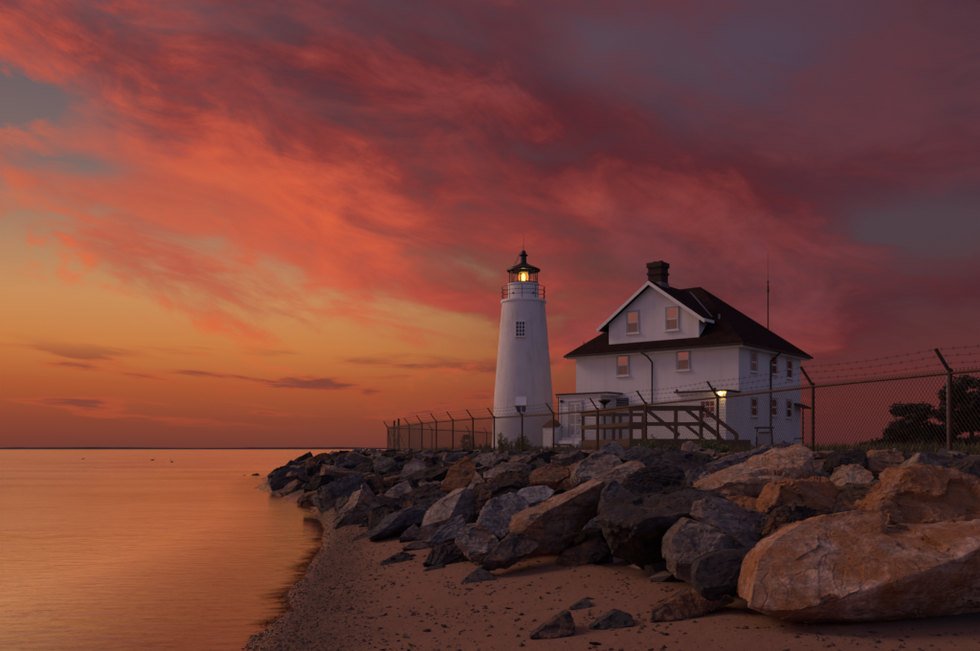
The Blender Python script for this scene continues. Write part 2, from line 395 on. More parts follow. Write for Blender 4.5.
def mat_lens():
    m = bpy.data.materials.new('lens_glass'); m.use_nodes = True; nt = m.node_tree; t = NT(nt); nt.nodes.clear()
    a = t.new('ShaderNodeBsdfTranslucent'); a.inputs[0].default_value = (0.95, 0.72, 0.32, 1)
    g = t.new('ShaderNodeBsdfTransparent'); g.inputs[0].default_value = (1.0, 0.85, 0.5, 1)
    mx = t.new('ShaderNodeMixShader'); mx.inputs[0].default_value = 0.5
    nt.links.new(a.outputs[0], mx.inputs[1]); nt.links.new(g.outputs[0], mx.inputs[2])
    o = t.new('ShaderNodeOutputMaterial'); nt.links.new(mx.outputs[0], o.inputs[0])
    return m
M['lens'] = mat_lens()

# ------------------------------------------------------------------ terrain
shore = [(100, -2500), (24, -300), (8, -60), (2.5, -20), (0.0, -4), (-1.3, 2), (-1.75, 5), (-2.02, 7.8), (-2.25, 9.8), (-2.6, 12.5), (-3.05, 16.5), (-3.6, 20), (-5.0, 26.5),
         (-7.3, 33), (-10.2, 41.5), (-13, 55), (-14.6, 68), (-13, 85), (-8, 110), (5, 160), (40, 300), (300, 2000), (700, 9000)]
toe = [(140, -2500), (60, -300), (32, -60), (22, -22), (15, -6), (10, 3.4), (6.5, 6.3), (3.9, 7.2), (2.3, 7.5), (2.0, 8.9), (0.9, 11.8), (-1, 14.6), (-2.7, 17.5), (-3.5, 21.5), (-4.9, 27.2),
       (-6.9, 33.7), (-9.7, 42), (-12.5, 55), (-14.0, 68), (-12.4, 85), (-7.4, 110), (5.6, 160), (40.6, 300), (301, 2000), (701, 9000)]
crest = [(150, -2500), (68, -300), (40, -58), (29, -19), (22, 0), (16, 8), (11.5, 12.5), (8.4, 15.0), (6.4, 18.5), (5.2, 23), (4.2, 28), (2.8, 32.5), (1.2, 36.5), (-0.8, 41),
         (-3.5, 46), (-6, 53), (-9, 62), (-9.8, 70), (-8, 84), (-3, 108), (10, 158), (45, 300), (305, 2000), (705, 9000)]
def inside(poly, x, y):
    P = poly + [(12000, 9000), (12000, -2500)]; r = np.zeros(x.shape, bool); n = len(P)
    for i in range(n):
        x0, y0 = P[i]; x1, y1 = P[(i + 1) % n]
        if y0 == y1: continue
        c = ((y0 > y) != (y1 > y)) & (x < (x1 - x0) * (y - y0) / (y1 - y0) + x0); r ^= c
    return r
def pdist(poly, x, y):
    d = np.full(x.shape, 1e9)
    for (x0, y0), (x1, y1) in zip(poly, poly[1:]):
        dx, dy = x1 - x0, y1 - y0; t = np.clip(((x - x0) * dx + (y - y0) * dy) / (dx * dx + dy * dy), 0, 1)
        d = np.minimum(d, np.hypot(x - x0 - t * dx, y - y0 - t * dy))
    return d
def wave_noise(x, y):
    s = np.zeros(x.shape); r = np.random.RandomState(3)
    for k in range(26):
        f = 0.35 * 1.22 ** k; a = r.rand() * 6.28; p = r.rand() * 6.28
        s += np.sin((x * math.cos(a) + y * math.sin(a)) * f + p) / f ** 0.9 * 0.02
    return s
GROUND = 1.60
def terrain(x, y):
    x = np.asarray(x, float); y = np.asarray(y, float)
    ins, itoe, icr = inside(shore, x, y), inside(toe, x, y), inside(crest, x, y)
    ds, dt, dc = pdist(shore, x, y), pdist(toe, x, y), pdist(crest, x, y)
    f1 = ds / (ds + dt + 1e-6); f2 = dt / (dt + dc + 1e-6); f2 = f2 * f2 * (3 - 2 * f2) * 0.6 + f2 * 0.4
    w = wave_noise(x, y)
    z = np.where(~ins, -np.minimum(0.07 * ds, 2.5) + (w * 0.36 - 0.012) * np.exp(-ds / 2.0), np.where(~itoe, 0.33 * f1 ** 0.9 + w * 0.36 - 0.012,
        np.where(~icr, 0.30 + (GROUND - 0.30) * f2 - 0.15 * np.sin(np.pi * f2) + w * 0.25, GROUND + w * 0.3 * np.exp(-dc / 60) - 0.02)))
    return z, np.where(ins, ds, -ds), np.where(itoe, dt, -dt), np.where(icr, dc, -dc)
def gz(x, y): return float(terrain(np.array([x]), np.array([y]))[0][0])
def axis(segs):
    out = []
    for a, b, st in segs: out += list(np.arange(a, b, st))
    return np.array(out + [segs[-1][1]])
ax = axis([(-60, -20, 4), (-20, -6, 0.6), (-6, 7, 0.075), (7, 14, 0.4), (14, 40, 2), (40, 200, 20), (200, 9000, 800)])
ay = axis([(-2400, -200, 400), (-200, -20, 20), (-20, 4, 1.5), (4, 16, 0.075), (16, 30, 0.25), (30, 90, 0.9), (90, 300, 10), (300, 8800, 850)])
gx, gy = np.meshgrid(ax, ay); TZ, TS, TT, TC = terrain(gx.ravel(), gy.ravel())
# small ripples and footprints in the dry sand
nv = len(TZ); me = bpy.data.meshes.new('ground')
co = np.column_stack([gx.ravel(), gy.ravel(), TZ])
nx, ny = len(ax), len(ay)
ii = (np.arange(ny - 1)[:, None] * nx + np.arange(nx - 1)[None, :]).ravel()
quads = np.column_stack([ii, ii + 1, ii + nx + 1, ii + nx])
me.from_pydata(co.tolist(), [], quads.tolist()); me.update()
for nm, arr in (('shore', TS), ('toe', TT), ('crest', TC)):
    a = me.attributes.new(nm, 'FLOAT', 'POINT'); a.data.foreach_set('value', np.clip(arr, -50, 50).astype(np.float32))
for p in me.polygons: p.use_smooth = True
def mat_ground():
    m = bpy.data.materials.new('sand_and_soil'); m.use_nodes = True; nt = m.node_tree; t = NT(nt)
    b = nt.nodes['Principled BSDF']; b.inputs['Roughness'].default_value = 0.9
    co = V(t, t.new('ShaderNodeTexCoord').outputs['Object'])
    def at_(n):
        a = t.new('ShaderNodeAttribute'); a.attribute_name = n; return V(t, a.outputs['Fac'])
    s, te, cr = at_('shore'), at_('toe'), at_('crest')
    big = t.noise(co, 0.9, 5, 0.6); fine = t.noise(co, 60.0, 4, 0.7); mid = t.noise(co, 9.0, 6, 0.65)
    sand = t.mix(big, (0.185, 0.080, 0.041, 1), (0.255, 0.120, 0.065, 1))
    sand = t.mix(t.smooth(fine, 0.35, 0.7) * 0.4, sand, (0.33, 0.20, 0.13, 1))
    grit = t.voro(co, 55.0, out=1)
    gx_, gy_, gz_ = t.sep(grit)
    gravel = t.mix(gx_, (0.045, 0.026, 0.018, 1), (0.20, 0.105, 0.062, 1))
    gmask = t.smooth(s + (big - 0.5) * 1.4, 1.5, 0.3) * t.smooth(mid, 0.30, 0.55, 0.55, 1.0)
    col = t.mix(gmask, sand, gravel)
    speck = t.smooth(t.voro(co, 17.0), 0.13, 0.07) * t.smooth(big, 0.40, 0.60)
    col = t.mix(speck * 0.8, col, (0.05, 0.038, 0.034, 1))
    wet = t.smooth(s + (mid - 0.5) * 0.25, 0.42, 0.02)
    col = t.mix(wet * 0.4, col, (0.09, 0.045, 0.028, 1))
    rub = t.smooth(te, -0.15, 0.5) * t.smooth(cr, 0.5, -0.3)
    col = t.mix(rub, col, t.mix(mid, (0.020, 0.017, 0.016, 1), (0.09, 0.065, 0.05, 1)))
    soil = t.mix(mid, (0.16, 0.10, 0.065, 1), (0.26, 0.17, 0.11, 1))
    lawn = t.mix(mid, (0.045, 0.06, 0.02, 1), (0.11, 0.095, 0.04, 1))
    land = t.mix(t.smooth(cr + (big - 0.5) * 2.0, 1.6, 3.0), soil, lawn)
    col = t.mix(t.smooth(cr, -0.3, 0.4), col, land)
    t.put(b.inputs['Base Color'], col)
    t.put(b.inputs['Roughness'], t.lin(wet, 0, 1, 0.92, 0.22))
    hh = fine * 0.25 + mid * 0.9 + t.noise(co, 2.6, 4) * 2.0 + t.smooth(t.voro(co, 55.0), 0.0, 0.6) * gmask * -1.0
    t.put(b.inputs['Normal'], t.bump(hh, 0.6, 0.03))
    return m
ground = link('ground', me, mat_ground()); ground['kind'] = 'structure'

def mat_sea():
    m = bpy.data.materials.new('calm_sea'); m.use_nodes = True; nt = m.node_tree; t = NT(nt); nt.nodes.clear()
    co = V(t, t.new('ShaderNodeTexCoord').outputs['Object'])
    x, y, z = t.sep(co)
    a = t.new('ShaderNodeAttribute'); a.attribute_name = 'shore'; s = V(t, a.outputs['Fac'])
    w1 = t.noise(t.comb(x * 0.55, y * 0.9, 0.0), 1.0, 5, 0.58, 0.6)
    w2 = t.noise(t.comb(x * 2.6, y * 5.5, 3.0), 1.0, 4, 0.6, 0.4)
    w3 = t.noise(t.comb(x * 0.05, y * 0.12, 7.0), 1.0, 4, 0.55, 0.4)
    bn = t.bump((w1 + w2 * 0.55) * t.smooth(s, -2.0, -22.0, 0.055, 0.24), 1.0, 0.34)
    gl = t.new('ShaderNodeBsdfGlossy'); gl.inputs['Color'].default_value = (1.0, 0.96, 0.88, 1)
    t.put(gl.inputs['Roughness'], t.lin(w3, 0.35, 0.65, 0.09, 0.19)); t.put(gl.inputs['Normal'], bn)
    di = t.new('ShaderNodeBsdfDiffuse'); di.inputs['Color'].default_value = (0.30, 0.13, 0.06, 1)
    tr = t.new('ShaderNodeBsdfTransparent'); tr.inputs['Color'].default_value = (0.80, 0.62, 0.50, 1)
    m1 = t.new('ShaderNodeMixShader'); t.put(m1.inputs[0], t.smooth(s, -0.1, -5.0))
    nt.links.new(tr.outputs[0], m1.inputs[1]); nt.links.new(di.outputs[0], m1.inputs[2])
    fr = t.new('ShaderNodeFresnel'); fr.inputs['IOR'].default_value = 2.6
    m2 = t.new('ShaderNodeMixShader'); t.put(m2.inputs[0], t.math('ADD', V(t, fr.outputs[0]), t.smooth(s, -0.3, -5.0) * 0.75, clamp=True) * t.smooth(s + (w2 - 0.5) * 0.5 + (w1 - 0.5) * 0.8, 0.14, -0.22))
    nt.links.new(m1.outputs[0], m2.inputs[1]); nt.links.new(gl.outputs[0], m2.inputs[2])
    o = t.new('ShaderNodeOutputMaterial'); nt.links.new(m2.outputs[0], o.inputs[0])
    return m
sx = axis([(-9000, -1000, 1600), (-1000, -60, 94), (-60, -16, 4), (-16, 2, 0.25), (2, 120, 20), (120, 900, 200)]); sy = axis([(-2400, -100, 300), (-100, -4, 8), (-4, 60, 0.3), (60, 200, 6), (200, 8900, 500)])
qx, qy = np.meshgrid(sx, sy); _, SS, _, _ = terrain(qx.ravel(), qy.ravel())
me = bpy.data.meshes.new('sea'); nx, ny = len(sx), len(sy)
ii = (np.arange(ny - 1)[:, None] * nx + np.arange(nx - 1)[None, :]).ravel()
fq = np.column_stack([ii, ii + 1, ii + nx + 1, ii + nx]); fq = fq[(SS[fq].min(axis=1) < 3.0)]
me.from_pydata(np.column_stack([qx.ravel(), qy.ravel(), np.zeros(nx * ny)]).tolist(), [], fq.tolist()); me.update()
a = me.attributes.new('shore', 'FLOAT', 'POINT'); a.data.foreach_set('value', np.clip(SS, -50, 50).astype(np.float32))
bm = bmesh.new(); bm.from_mesh(me); bmesh.ops.delete(bm, geom=[v for v in bm.verts if not v.link_faces], context='VERTS'); bm.to_mesh(me); bm.free()
sea = link('sea', me, mat_sea()); sea['kind'] = 'structure'
# low land across the bay
mb = MB(); xs = list(range(-6200, 1600, 60)); b0 = 5200
for i, x in enumerate(xs):
    h = 10 + 6 * noise.noise(Vector((x * 0.0015, 0, 0))) + 2.5 * noise.noise(Vector((x * 0.011, 3, 0))) + 1.2 * noise.noise(Vector((x * 0.04, 8, 0)))
    fade = min(1.0, max(0.0, (900 - x) / 1500.0)); h *= fade
    mb.v += [(x, b0, -3), (x, b0 + 30, max(h, 0.2)), (x, b0 + 700, max(h * 1.02, 0.2)), (x, b0 + 900, -3)]
for i in range(len(xs) - 1):
    for k in range(3): mb.f.append((i * 4 + k, i * 4 + 4 + k, i * 4 + 5 + k, i * 4 + 1 + k))
far = mb.build('far_shore', mat('far_woods', (0.055, 0.045, 0.060), 0.95, scale=0.02, var=0.2)); far['kind'] = 'structure'

# ------------------------------------------------------------------ lighthouse
def tower_r(z):                                  # z above the tower's foot
    pts = [(0.0, 2.22), (1.5, 2.16), (4.1, 2.02), (7.2, 1.76), (10.25, 1.50)]
    for (a, ra), (b, rb) in zip(pts, pts[1:]):
        if z <= b: return ra + (rb - ra) * (z - a) / (b - a)
    return pts[-1][1]
LH = empty('lighthouse', (2.34, 65.0, GROUND))
tag(LH, 'white tapering masonry lighthouse tower with a lit black-roofed lantern', 'lighthouse')
prof = [(tower_r(k * 0.25) + 0.012 * noise.noise(Vector((k * 0.7, 1, 2))), k * 0.25) for k in range(0, 42)]
mb = MB(); n = 72
for i, (r, z) in enumerate(prof):
    for k in range(n):
        a = 2 * math.pi * k / n; rr = r + 0.016 * noise.noise(Vector((math.cos(a) * 3, math.sin(a) * 3, z * 1.4)))
        mb.v.append((rr * math.cos(a), rr * math.sin(a), z - (0.3 if i == 0 else 0)))
for i in range(len(prof) - 1):
    for k in range(n): mb.f.append((i * n + k, i * n + (k + 1) % n, (i + 1) * n + (k + 1) % n, (i + 1) * n + k))
mb.build('tower_wall', M['masonry'], LH, smooth=60)
MB().lathe([(1.48, 10.2), (1.50, 10.26), (1.58, 10.30), (1.60, 10.36), (1.57, 10.46), (0.9, 10.48)], 72).build('gallery_deck', M['white'], LH, smooth=40)
MB().lathe([(1.07, 10.45), (1.07, 11.52), (1.11, 11.53), (1.11, 11.60), (0.95, 11.61)], 48).build('watch_room', M['white'], LH, smooth=30)
for a in (-2.35, -0.9): MB().box(1.05 * math.cos(a) - 0.06, 1.05 * math.cos(a) + 0.06, 1.07 * math.sin(a) - 0.05, 1.05 * math.sin(a), 10.82, 10.94).build('vent', M['black'], LH)
GR = empty('gallery_railing', (0, 0, 0)); GR.parent = LH
for k in range(10):
    a = 2 * math.pi * (k + 0.35) / 10
    MB().tube((1.50 * math.cos(a), 1.50 * math.sin(a), 10.46), (1.53 * math.cos(a), 1.53 * math.sin(a), 11.36), 0.020, n=6).build('baluster', M['rust'], GR)
for z in (10.76, 11.06, 11.36): MB().ring(1.52, 0.017, z, 48).build('rail', M['rust'], GR)
LN = empty('lantern', (0, 0, 0)); LN.parent = LH
np_ = 10; zl0, zl1, rl = 11.60, 12.56, 0.98
MB().lathe([(1.02, 11.60), (1.04, 11.68), (0.94, 11.70)], np_ * 4).build('lantern_sill', M['black'], LN)
for k in range(np_):
    a0, a1 = 2 * math.pi * (k + 0.1) / np_, 2 * math.pi * (k + 1.1) / np_
    p0 = (rl * math.cos(a0), rl * math.sin(a0)); p1 = (rl * math.cos(a1), rl * math.sin(a1))
    MB().beam((p0[0], p0[1], zl0), (p0[0], p0[1], zl1), 0.05, 0.05).build('mullion', M['black'], LN)
    mm = MB(); mm.add([(*p0, 11.70), (*p1, 11.70), (*p1, zl1), (*p0, zl1)], [(0, 1, 2, 3)]); mm.build('pane', M['glass'], LN)
    if k % 2 == 0: MB().tube((p0[0] * 0.97, p0[1] * 0.97, 11.7), ((p0[0] + p1[0]) * 0.485, (p0[1] + p1[1]) * 0.485, zl1), 0.018, n=5).build('brace', M['black'], LN)
RF = MB().lathe([(0.9, 12.53), (1.16, 12.52), (1.19, 12.57), (1.16, 12.63), (0.80, 12.80), (0.50, 12.93), (0.34, 13.02), (0.30, 13.06), (0.22, 13.10), (0.20, 13.55), (0.30, 13.60), (0.31, 13.66), (0.19, 13.70), (0.17, 13.86), (0.10, 13.97), (0.0, 14.0)], 40).build('lantern_roof', M['black'], LH, smooth=35)
MB().tube((0, 0, 13.9), (0.02, 0, 15.15), 0.018, 0.006, n=6).build('lightning_rod', M['black'], RF)
lad = MB(); A, B_ = Vector((-0.62, -0.55, 12.86)), Vector((-0.16, -0.16, 13.85))
off = Vector((0.05, -0.05, 0))
lad.tube(A + off, B_ + off, 0.016, n=5).tube(A - off, B_ - off, 0.016, n=5)
for k in range(7): lad.tube(A.lerp(B_, (k + .5) / 7) + off, A.lerp(B_, (k + .5) / 7) - off, 0.01, n=4)
lad.build('roof_ladder', M['black'], RF)
LA = empty('lamp', (0, 0, 0)); LA.parent = LH
MB().tube((0, 0, 10.6), (0, 0, 11.74), 0.10, n=10).build('lamp_pedestal', M['black'], LA)
lens = MB()
for k in range(9):
    z = 11.80 + k * 0.073; r = 0.30 + 0.05 * math.sin(math.pi * k / 8)
    lens.lathe([(r - 0.05, z), (r, z + 0.012), (r, z + 0.045), (r - 0.05, z + 0.06)], 20)
lens.build('lens', M['lens'], LA)
MB().lathe([(0.0, 11.80), (0.09, 11.84), (0.13, 12.0), (0.11, 12.18), (0.07, 12.32), (0.0, 12.36)], 16).build('bulb', M['bulb'], LA, smooth=60)
pl = bpy.data.lights.new('lamp_glow', 'POINT'); pl.energy = 6; pl.color = (1.0, 0.62, 0.22); pl.shadow_soft_size = 0.16
po = bpy.data.objects.new('lamp_glow', pl); COL.objects.link(po); po.parent = LA; po.location = (0, -0.0, 12.42)
def tower_window(zc, h, w, ang, hood):
    """ang: degrees left of the camera side"""
    a = R(-90 - ang); r = tower_r(zc) + 0.065; e = empty('tower_window'); e.parent = LH
    tilt = math.atan(0.0875)
    e.matrix_local = Matrix.Translation((r * math.cos(a), r * math.sin(a), zc)) @ Matrix.Rotation(a + math.pi / 2, 4, 'Z') @ Matrix.Rotation(-tilt, 4, 'X')
    fr = MB(); t = 0.06
    fr.box(-w/2 - t, -w/2, -0.04, 0.14, -h/2, h/2).box(w/2, w/2 + t, -0.04, 0.14, -h/2, h/2).box(-w/2 - t, w/2 + t, -0.042, 0.14, h/2, h/2 + t)
    fr.build('window_frame', M['white'], e)
    MB().box(-w/2 - 0.09, w/2 + 0.09, -0.10, 0.14, -h/2 - 0.08, -h/2).build('window_sill', M['white'], e)
    MB().box(-w/2, w/2, 0.030, 0.05, -h/2, h/2).build('dark_room', M['dusk'], e)
    nx_, ny_ = (3, 4) if not hood else (2, 2)
    pw, ph = w / nx_, h / ny_
    for i in range(nx_):
        for j in range(ny_):
            x0, z0 = -w/2 + i * pw + 0.02, -h/2 + j * ph + 0.02
            MB().box(x0, x0 + pw - 0.04, 0.006, 0.010, z0, z0 + ph - 0.04).build('pane', M['glass'], e)
    mu = MB()
    for i in range(1, nx_): mu.box(-w/2 + i * pw - 0.02, -w/2 + i * pw + 0.02, -0.01, 0.02, -h/2, h/2)
    for j in range(1, ny_): mu.box(-w/2, w/2, -0.012, 0.018, -h/2 + j * ph - 0.02, -h/2 + j * ph + 0.02)
    mu.build('glazing_bars', M['white'], e)
    if hood:
        hd = MB(); hd.prism([(0.02, h/2 + 0.16), (-0.30, -0.02), (-0.33, -0.0), (0.0, h/2 + 0.2)], 'x', -w/2 - 0.04, w/2 + 0.04)
        hd.build('storm_shutter', M['white'], e)
tower_window(8.27, 1.0, 0.58, 9, False)
tower_window(3.02, 0.85, 0.62, 6, True)

# ------------------------------------------------------------------ keeper's house
TH = math.atan2(-0.627, 0.78)
HO = empty('keeper_house', (13.9, 52.0, GROUND), TH)
tag(HO, 'white two-storey house with dark hip roof, front gable and brick chimney', 'house')
W_, D_, WH = 10.85, 9.5, 5.88                    # front (towards -x), depth (+y), wall height
MB().box(-W_, 0, 0, D_, -0.4, WH).build('wall', M['stucco'], HO)
eo, rz = 0.52, 10.32                             # eave overhang, ridge height
roof = MB()
e0 = [(-W_ - eo, -eo, WH - 0.02), (eo, -eo, WH - 0.02), (eo, D_ + eo, WH - 0.02), (-W_ - eo, D_ + eo, WH - 0.02)]
r0 = [(-6.2, D_ / 2, rz), (-4.65, D_ / 2, rz)]
top = [(x, y, z + 0.16) for x, y, z in e0]
roof.add(e0 + top + r0, [(3, 2, 1, 0), (0, 1, 5, 4), (1, 2, 6, 5), (2, 3, 7, 6), (3, 0, 4, 7), (4, 5, 9, 8), (5, 6, 9), (6, 7, 8, 9), (7, 4, 8)])
RO = roof.build('roof', M['roof'], HO)
# white soffit strip and fascia-coloured gutter
sf = MB(); sf.box(-W_ - 0.45, 0.45, -0.45, -0.003, WH - 0.10, WH - 0.025).box(0.003, 0.45, 0, D_ + 0.45, WH - 0.10, WH - 0.025)
sf.build('soffit', M['white'], HO)
gu = MB(); gu.box(-W_ - eo - 0.03, eo + 0.03, -eo - 0.10, -eo - 0.004, WH - 0.03, WH + 0.10).box(eo + 0.004, eo + 0.10, -eo, D_ + eo, WH - 0.03, WH + 0.10)
gu.build('gutter', M['black'], RO)
gc, gy_, gh = -5.5, 0.14, 3.02                   # gable centre, wall plane, half width
GP = 10.10                                       # gable peak
sl = 0.715
zt = WH + 0.14 + (gy_ + eo) * 0.80               # where the gable wall stands on the roof
gw = MB(); gw.prism([(gc - gh, zt - 0.6), (gc + gh, zt - 0.6), (gc + gh, GP - gh * sl - 0.12), (gc, GP - 0.12), (gc - gh, GP - gh * sl - 0.12)], 'y', gy_, 4.2)
gw.build('gable_wall', M['stucco'], HO)
GRF = MB()
go = 3.58
for s in (-1, 1):
    th = 0.14
    GRF.prism([(gc, GP), (gc + s * go, GP - go * sl), (gc + s * go, GP - go * sl - th), (gc, GP - th)], 'y', -0.32, 4.45)
grf = GRF.build('gable_roof', M['roof'], HO)
fa = MB()
for s in (-1, 1):
    fa.prism([(gc, GP - 0.02), (gc + s * (go + 0.02), GP - (go + 0.02) * sl - 0.02), (gc + s * (go + 0.02), GP - (go + 0.02) * sl - 0.24), (gc, GP - 0.24)], 'y', -0.36, -0.325)
    fa.prism([(gc + s * (go + 0.003), GP - go * sl - 0.0), (gc + s * (go + 0.04), GP - go * sl - 0.0), (gc + s * (go + 0.04), GP - go * sl - 0.16), (gc + s * (go + 0.003), GP - go * sl - 0.16)], 'y', -0.36, 0.9)
fa.build('bargeboard', M['white'], grf)
# valley flashing where the gable roof meets the main roof on the right
MB().beam((gc + 0.35, 4.4, GP - 0.10), (gc + 3.15, 1.55, GP - 3.15 * sl + 0.03), 0.10, 0.05).build('valley_flashing', M['valley'], RO)
for (x, y) in ((-1.9, 1.6), (-4.4, 2.2)):
    z = WH + 0.14 + (y + eo) * 0.80
    MB().tube((x, y, z - 0.1), (x, y, z + 0.28), 0.06, n=8).build('vent_pipe', M['galv'], RO)
for x in (-10.4, ): MB().tube((x, 0.2, WH + 0.5), (x, 0.2, WH + 1.0), 0.03, n=6).build('vent_pipe', M['black'], RO)
CH = MB(); cx, cy = -5.62, 1.05
CH.box(cx - 0.44, cx + 0.44, cy - 0.44, cy + 0.44, 9.2, 11.05).box(cx - 0.50, cx + 0.50, cy - 0.50, cy + 0.50, 10.62, 10.74).box(cx - 0.51, cx + 0.51, cy - 0.51, cy + 0.51, 11.05, 11.34)
ch = CH.build('chimney', M['brick'], HO)
for s in (-0.2, 0.2): MB().tube((cx + s, cy, 11.3), (cx + s, cy, 11.46), 0.15, n=10).build('chimney_pot', M['brick'], ch)
fl = MB().box(cx - 0.49, cx + 0.49, cy - 0.49, cy + 0.49, GP - 0.30, GP + 0.02).build('chimney_flashing', M['valley'], ch)

def window(x, y, zc, w, h, face, kind='blind', parent=HO):
    """double-hung window on the front (face 'f', normal -y) or the right side (face 's', normal +x)"""
    e = empty('window'); e.parent = parent; e.location = (x, y, zc); e.rotation_euler = (0, 0, 0 if face == 'f' else math.pi / 2)
    t = 0.085
    fr = MB(); fr.box(-w/2 - t, -w/2, -0.06, 0.0, -h/2, h/2).box(w/2, w/2 + t, -0.06, 0.0, -h/2, h/2).box(-w/2 - t, w/2 + t, -0.062, 0, h/2, h/2 + t)
    fr.build('window_frame', M['trim'], e)
    MB().box(-w/2 - 0.14, w/2 + 0.14, -0.13, 0.0, -h/2 - 0.09, -h/2).build('window_sill', M['white'], e)
    sa = MB()
    for z0, z1, yy in ((0, h/2, -0.045), (-h/2, 0.0, -0.032)):
        sa.box(-w/2, -w/2 + 0.04, yy, yy + 0.02, z0, z1).box(w/2 - 0.04, w/2, yy, yy + 0.02, z0, z1).box(-w/2 + 0.04, w/2 - 0.04, yy, yy + 0.02, z1 - 0.045, z1).box(-w/2 + 0.04, w/2 - 0.04, yy, yy + 0.02, z0, z0 + 0.045)
    sa.build('sash', M['white'], e)
    MB().box(-w/2 + 0.04, w/2 - 0.04, -0.036, -0.032, 0.045, h/2 - 0.045).build('pane', M['pane'] if kind == 'blind' else M['glass'], e)
    MB().box(-w/2 + 0.04, w/2 - 0.04, -0.023, -0.019, -h/2 + 0.045, -0.045).build('pane', M['glass'], e)
    MB().box(-w/2, w/2, -0.014, -0.004, -h/2, h/2).build('blind', M['dusk'] if kind == 'dark' else M['blind'], e)  # in dark windows the panel's near-black colour stands in for the unlit room
    return e
def front_u(px, v, Y=None):                       # house x of a photo column on the plane y = v
    bx, by = 13.9 + 0.627 * v, 52 + 0.78 * v; k = (px - 490) / FPX
    return -(bx - k * by) / (0.78 + 0.627 * k)
def side_v(px):
    k = (px - 490) / FPX; return (13.9 - k * 52) / (0.78 * k - 0.627)
def zof(py, x, v):
    Y = 52 - 0.627 * x + 0.78 * v; return EYE + (449 - py) / FPX * Y - GROUND
for px, pa, pb, v, kind in ((633, 312, 333, gy_, 'blind'), (672.3, 308, 330, gy_, 'blind'), (623, 355, 375.5, 0, 'blind'), (683.3, 349, 370, 0, 'blind')):
    x = front_u(px, v); z1, z0 = zof(pa, x, v), zof(pb, x, v)
    window(x, v - 0.001, (z0 + z1) / 2, 0.72, z1 - z0, 'f', kind)
for px, pa, pb, kind in ((753.6, 353, 371.5, 'shade'), (773.8, 356, 374, 'dark'), (789.2, 360.5, 378, 'dark'), (753.8, 398.5, 416, 'dark'), (773.8, 399, 415.5, 'dark'), (788.8, 400.5, 417.5, 'dark')):
    y = side_v(px); Y = 52 + 0.78 * y
    z1, z0 = EYE + (449 - pa) / FPX * Y - GROUND, EYE + (449 - pb) / FPX * Y - GROUND
    window(0.001, y, (z0 + z1) / 2, 0.78, z1 - z0, 's', kind)
# downspouts
ds = MB(); x = front_u(652, -0.08)
ds.tube((x - 0.45, -0.62, WH - 0.05), (x - 0.1, -0.5, WH - 0.28), 0.05).tube((x - 0.1, -0.5, WH - 0.28), (x, -0.08, WH - 0.62), 0.05).tube((x, -0.08, WH - 0.62), (x, -0.08, 0.1), 0.05)
ds.build('downspout', M['black'], HO)
ds = MB(); yv = 4.45
ds.tube((0.62, yv + 0.1, WH - 0.05), (0.08, yv, WH - 0.55), 0.05).tube((0.08, yv, WH - 0.55), (0.08, yv, 0.1), 0.05)
ds.build('downspout', M['black'], HO)
# flat-roofed side entry on the left, clapboarded
def clapboards(mb, x0, x1, y0, y1, z0, z1, pitch=0.16):
    """front (-y), left (-x) and right (+x) faces of lapped boards round a core"""
    mb.box(x0, x1, y0, y1, z0, z1)
    z = z0
    while z < z1 - 0.02:
        t = min(z + pitch, z1)
        mb.add([(x0 - 0.03, y0 - 0.03, z), (x1 + 0.03, y0 - 0.03, z), (x1 + 0.004, y0 - 0.004, t), (x0 - 0.004, y0 - 0.004, t)], [(0, 1, 2, 3)])
        mb.add([(x1 + 0.03, y0 - 0.03, z), (x1 + 0.03, y1, z), (x1 + 0.004, y1, t), (x1 + 0.004, y0 - 0.004, t)], [(0, 1, 2, 3)])
        mb.add([(x0 - 0.03, y1, z), (x0 - 0.03, y0 - 0.03, z), (x0 - 0.004, y0 - 0.004, t), (x0 - 0.004, y1, t)], [(0, 1, 2, 3)])
        mb.add([(x0 - 0.03, y0 - 0.03, z), (x1 + 0.03, y0 - 0.03, z), (x1 + 0.03, y1, z), (x0 - 0.03, y1, z)], [(0, 1, 2, 3)])
        z = t
    return mb
EN = clapboards(MB(), -11.0, -8.15, -1.5, -0.003, -0.3, 3.42).build('entry_porch', M['white'], HO)
MB().box(-11.25, -7.45, -1.72, -0.002, 3.425, 3.52).build('flat_roof', M['black'], EN)
MB().box(-11.16, -7.52, -1.64, -0.004, 3.33, 3.423).build('cornice', M['white'], EN)
for xx in (-11.02, -8.13): MB().box(xx - 0.055, xx + 0.055, -1.56, -1.50, -0.3, 3.33).build('corner_board', M['white'], EN)
dx = front_u(575.5, -1.54)
DO = MB().box(dx - 0.42, dx + 0.42, -1.575, -1.53, 0.85, 2.95).build('door', M['white'], EN)
pn = MB()
for i in (-1, 1):
    for z0, z1 in ((1.0, 1.55), (1.65, 2.2), (2.3, 2.85)): pn.box(dx + i * 0.2 - 0.14, dx + i * 0.2 + 0.14, -1.585, -1.572, z0, z1)
pn.build('door_panel', M['trim'], DO)
MB().tube((dx + 0.34, -1.58, 1.85), (dx + 0.34, -1.66, 1.85), 0.04, n=8).build('door_knob', M['black'], DO)
df = MB().box(dx - 0.53, dx - 0.425, -1.60, -1.54, 0.85, 3.06).box(dx + 0.425, dx + 0.53, -1.60, -1.54, 0.85, 3.06).box(dx - 0.425, dx + 0.425, -1.598, -1.54, 2.955, 3.06)
df.build('door_frame', M['trim'], EN)
MB().box(-10.95, -10.78, -1.68, -1.54, 2.98, 3.12).build('wall_lamp', M['black'], EN)
